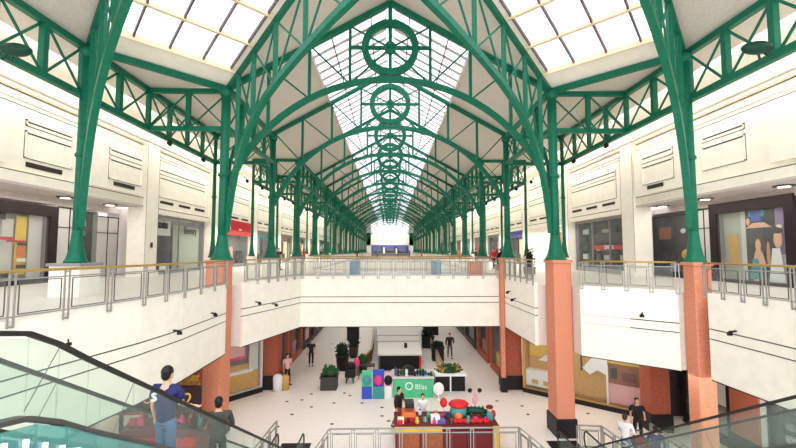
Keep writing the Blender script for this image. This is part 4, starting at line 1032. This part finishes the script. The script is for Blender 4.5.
# stage
t=thing('display_stage','long white-topped stage with dark open front in the ground floor aisle','stage',(.6,26,0))
mb=MB(); mb.poly([(-.75,26,1.1),(2.0,26,1.1),(2.6,41,1.1),(-1.3,41,1.1)],(0,0,.1)); mb.build('platform','pale_grey',t)
mb=MB(); mb.poly([(-.65,26.7,0),(1.9,26.7,0),(2.5,40.9,0),(-1.2,40.9,0)],(0,0,1.1)); mb.build('skirt','black',t)
for x in (-.65,1.9): mb=MB(); mb.box(x-.06,x+.06,26.05,26.17,0,1.1); mb.build('post','red' if x>0 else 'charcoal',t)
mb=MB()
for y in (29.5,31.5): mb.box(-.95,2.2,y,y+.06,1.2,1.24)
mb.build('floor_strip','mid_grey',t)
simple('stage_speaker','small dark box standing on the white stage','speaker','black',lambda m:m.bbox(.95,1.15,27.6,27.8,1.2,1.5,.02),(1.05,27.7,1.2))
for lab,pts,mt in (('straight pale partition with brown edge right of the stage',[(3.15,24.6),(3.15,41)],'pale_grey'),('curved golden partition left of the stage',[(-2.05,25.6),(-1.75,27),(-1.35,29),(-1.35,33),(-1.6,41)],'wood')):
    t=thing('partition',lab,'partition',(*pts[0],0))
    mb=MB(); 
    for a,b in zip(pts,pts[1:]): mb.poly([(a[0],a[1],0),(b[0],b[1],0),(b[0],b[1],.75),(a[0],a[1],.75)],(.08,0,0))
    mb.build('board',mt,t); mb=MB(); mb.path([(p[0]+.04,p[1],.78) for p in pts],.14,.06); mb.build('top_rail','wood' if mt=='pale_grey' else 'gold',t)
# red/black stall on left
t=thing('sale_stall','dark red and black stall with white lettering beside the left escalator','stall',(-8.6,16.2,0))
mb=MB(); mb.bbox(-9.9,-7.0,15.6,17.6,0,1.1,.04); mb.build('counter','dark_red',t)
mb=MB(); mb.bbox(-9.95,-6.95,15.5,15.7,1.75,2.65,.03); mb.build('sign_board','dark_frame',t)
text_obj('SOOOIII',.42,t,Matrix.Translation((-8.75,15.46,2.2))@Matrix.Rotation(PI/2,4,'X'),'pale_pink')
text_obj('12',.62,t,Matrix.Translation((-7.5,15.46,2.2))@Matrix.Rotation(PI/2,4,'X'),'yellow')
for x in (-9.8,-7.1): mb=MB(); mb.box(x-.05,x+.05,15.55,15.65,1.05,1.8); mb.build('post','black',t)
mb=MB(); mb.bbox(-9.8,-7.1,15.5,15.62,.5,.8,.02); mb.build('red_band','red',t)
mb=MB(); mb.leaves((-8.5,16.2,2.6),(1.2,.5,.35),300,.2); mb.build('garland','ochre',t)
for i in range(9):
    x=-9.6+.3*i; c=['red','pink','dark_red','teal','white_cloth'][i%5]
    simple('gift_bag','%s gift bag on the dark red stall, %s from the left'%(c.replace('_',' '),ordw(i)),'bag',[c,'paper'],lambda m,x=x:[m.bbox(x-.12,x+.12,15.9,16.1,1.1,1.1+.25+.05*(int(x*10)%3),.02),setattr(m,'m',1),m.tube([(x-.05,16,1.35),(x,16,1.5),(x+.05,16,1.35)],.008,5)],(x,16,1.1),'gift bags on the dark red stall')
# pram beside people on right
def pram(m):
    m.m=0; m.ball((8.95,14.9,.75),(.3,.38,.26)); m.m=1
    for x in (8.7,9.2):
        m.tube([(x,14.6,.15),(x,15.3,1.05)],.02,6); m.tube([(x,15.25,.15),(x,14.6,.8)],.02,6)
        for y in (14.6,15.25): m.x=Matrix.Translation((x,y,.15))@Matrix.Rotation(PI/2,4,'Z'); m.ring((0,0,0),.15,.1,.04,14); m.x=None
    m.tube([(8.7,15.3,1.05),(9.2,15.3,1.05)],.025,6)
simple('pram','pram with dark red hood standing between the right-hand shoppers','pram',['dark_red','steel_dark'],pram,(8.95,14.9,0))

# ------------------------------------------------------------------ floodlights, cameras, lamps
def flood(x,y,z,s,label):
    t=thing('floodlight',label,'light fitting',(x,y,z),None)
    mb=MB(); mb.ball((x,y,z),(.42,.22,.17),16,8); mb.build('housing','dark_green',t)
    mb=MB(); mb.tube([(x,y,z),(x+s*.35,y,z-.25)],.03,6); mb.tube([(x,y,z),(x+s*.3,y+.25,z-.2)],.03,6); mb.build('bracket','dark_green',t)
flood(-9.9,10.7,12.9,-1,'oval dark green floodlight on the nearest left girder'); flood(9.95,10.6,13.1,1,'oval dark green floodlight on the nearest right girder')
k=0
for sx,w in ((-1,'left'),(1,'right')):
    for i in range(0,10):
        y=19.2+3.5*i
        t=thing('spotlight','dark round spotlight on the %s aisle girder, %s from the crossing'%(w,ordw(i)),'light fitting',(sx*10.4,y,12.8),'girder spotlights on the %s'%w)
        mb=MB(); mb.x=Matrix.Translation((sx*10.35,y,12.62))@Matrix.Rotation(.5*sx,4,'Y'); mb.lathe([(.07,-.08),(.13,.06),(.09,.14)],(0,0,0),12); mb.build('lamp_head','black',t)
        mb=MB(); mb.bar((sx*10.6,y,12.95),(sx*10.35,y,12.75),.05); mb.build('bracket','dark_green',t)
def fcam(x,y,z,label,nx,ny):
    t=thing('wall_spotlight',label,'spotlight',(x,y,z))
    mb=MB(); mb.tube([(x,y,z),(x+nx*.16,y+ny*.16,z-.02)],.03,6); mb.build('arm','black',t)
    mb=MB(); mb.x=Matrix.Translation((x+nx*.2,y+ny*.2,z-.06)); mb.bbox(-.07,.07,-.045,.045,-.07,.03,.015); mb.ball((0,0,.04),.035,8,5); mb.build('lamp_head','black',t)
fcam(-6.7,13.0,5.15,'small dark spotlight on the left fascia, middle one',1,0)
fcam(-6.7,15.6,5.3,'small dark spotlight on the left fascia near the pillar',1,0)
simple('handrail_clip','small black clip fixed on the left escalator handrail','clip','black',lambda m:[m.bbox(-3.22,-3.18,4.2,4.24,6.66,6.69,.005),m.tube([(-3.2,4.22,6.68),(-3.17,4.17,6.73)],.008,5)],(-3.2,4.24,6.72))
fcam(-6.1,18.9,5.3,'small dark spotlight on the short fascia behind left pillar',1,0)
fcam(-5.7,20.2,5.05,'dark box camera on the short left fascia',1,0)
fcam(9.2,14.95,5.35,'small dark spotlight on the slanted right fascia',-.6,-.8)
fcam(10.4,12.3,5.2,'small dark spotlight on the fascia right of the last pillar',-1,0)
fcam(6.36,20.8,5.2,'dark box camera on the right fascia beyond nave pillar',-1,0)
fcam(6.36,21.6,5.5,'small dark spotlight on the right fascia near the bridge',-1,0)
for sx,w in ((-1,'left'),(1,'right')):
    for j,(x,y) in enumerate(((15.3,15.5),(15.3,19.5),(15.3,22.6))):
        simple('downlight','flat oval ceiling lamp under the %s recess, %s from the camera'%(w,ordw(j)),'light fitting',['steel_dark','lamp_glow'],lambda m,x=x*sx,y=y:[m.lathe([(.34,0),(.36,.05)],(x,y,10.09),16),setattr(m,'m',1),m.lathe([(.2,0),(.2,.01)],(x,y,10.075),12)],(x*sx,y,10.1))

for x,lab in ((-2.2,'pale blue bin on the footbridge left of centre'),(2.9,'pale blue bin on the footbridge right of centre')):
    simple('litter_bin',lab,'bin','blue_grey',lambda m,x=x:[m.bbox(x-.3,x+.3,25.7,26.1,FL,FL+.85,.04),m.bbox(x-.33,x+.33,25.67,26.13,FL+.85,FL+.92,.02)],(x,25.9,FL))
simple('wooden_planter','reddish wooden box planter on the bridge near the right nave column','planter','terracotta',lambda m:[m.bbox(4.7,5.6,24.6,25.2,FL,FL+.8,.03),m.bbox(4.65,5.65,24.55,25.25,FL+.8,FL+.88,.02)],(5.1,24.9,FL))
# ------------------------------------------------------------------ light
w=bpy.data.worlds.new('sky'); sc.world=w; w.use_nodes=True
bg=w.node_tree.nodes['Background']; bg.inputs['Color'].default_value=(.96,.965,1,1); bg.inputs['Strength'].default_value=1.75
def area(name,loc,size,energy,rot=(0,0,0),col=(1,.96,.9)):
    l=bpy.data.lights.new(name,'AREA'); l.shape='RECTANGLE'; l.size,l.size_y=size; l.energy=energy; l.color=col
    o=bpy.data.objects.new(name,l); COL.objects.link(o); o.location=loc; o.rotation_euler=rot; return o
for sx in (-1,1):
    area('gallery_fill',(sx*10,21,3.4),(4,6),90); area('gallery_fill',(sx*11,10,3.4),(3,10),110)  # added fill light under the galleries, without fittings
    area('recess_fill',(sx*15.4,17,10.0),(1.2,12),70)  # added fill light along the recess ceilings
    area('upper_gallery_fill',(sx*12.6,60,9.6),(2,60),900)  # added fill to brighten the far upper galleries and shops
for sx in (-1,1):
    area('wall_fill',(sx*12.2,12,14.6),(.6,24),230,(0,sx*-1.15,0))  # invented strip lights that whiten the near upper walls
    area('wall_fill',(sx*12.2,60,14.6),(.6,70),750,(0,sx*-1.15,0))  # same made-up strips for the walls farther along the nave
area('bridge_fill',(.7,26,3.4),(9,5),70)  # added fill light beneath the footbridge
area('end_fill',(0,118,14),(8,3),500,(.9,0,0))  # added light to lift the grey of the end wall
area('passage_fill',(0,45,15),(6,26),300)  # added fill hanging free above the floor beyond the bridge
sun=bpy.data.lights.new('sun','SUN'); sun.energy=.7; sun.angle=.5; sun.color=(1,.97,.92); so=bpy.data.objects.new('sun',sun); COL.objects.link(so); so.rotation_euler=(math.radians(38),math.radians(6),0)
vs=sc.view_settings; vs.view_transform='Standard'; vs.look='None'; vs.exposure=.8; vs.gamma=1; vs.use_curve_mapping=False
sc.cycles.max_bounces=10; sc.cycles.transparent_max_bounces=24; sc.cycles.diffuse_bounces=6
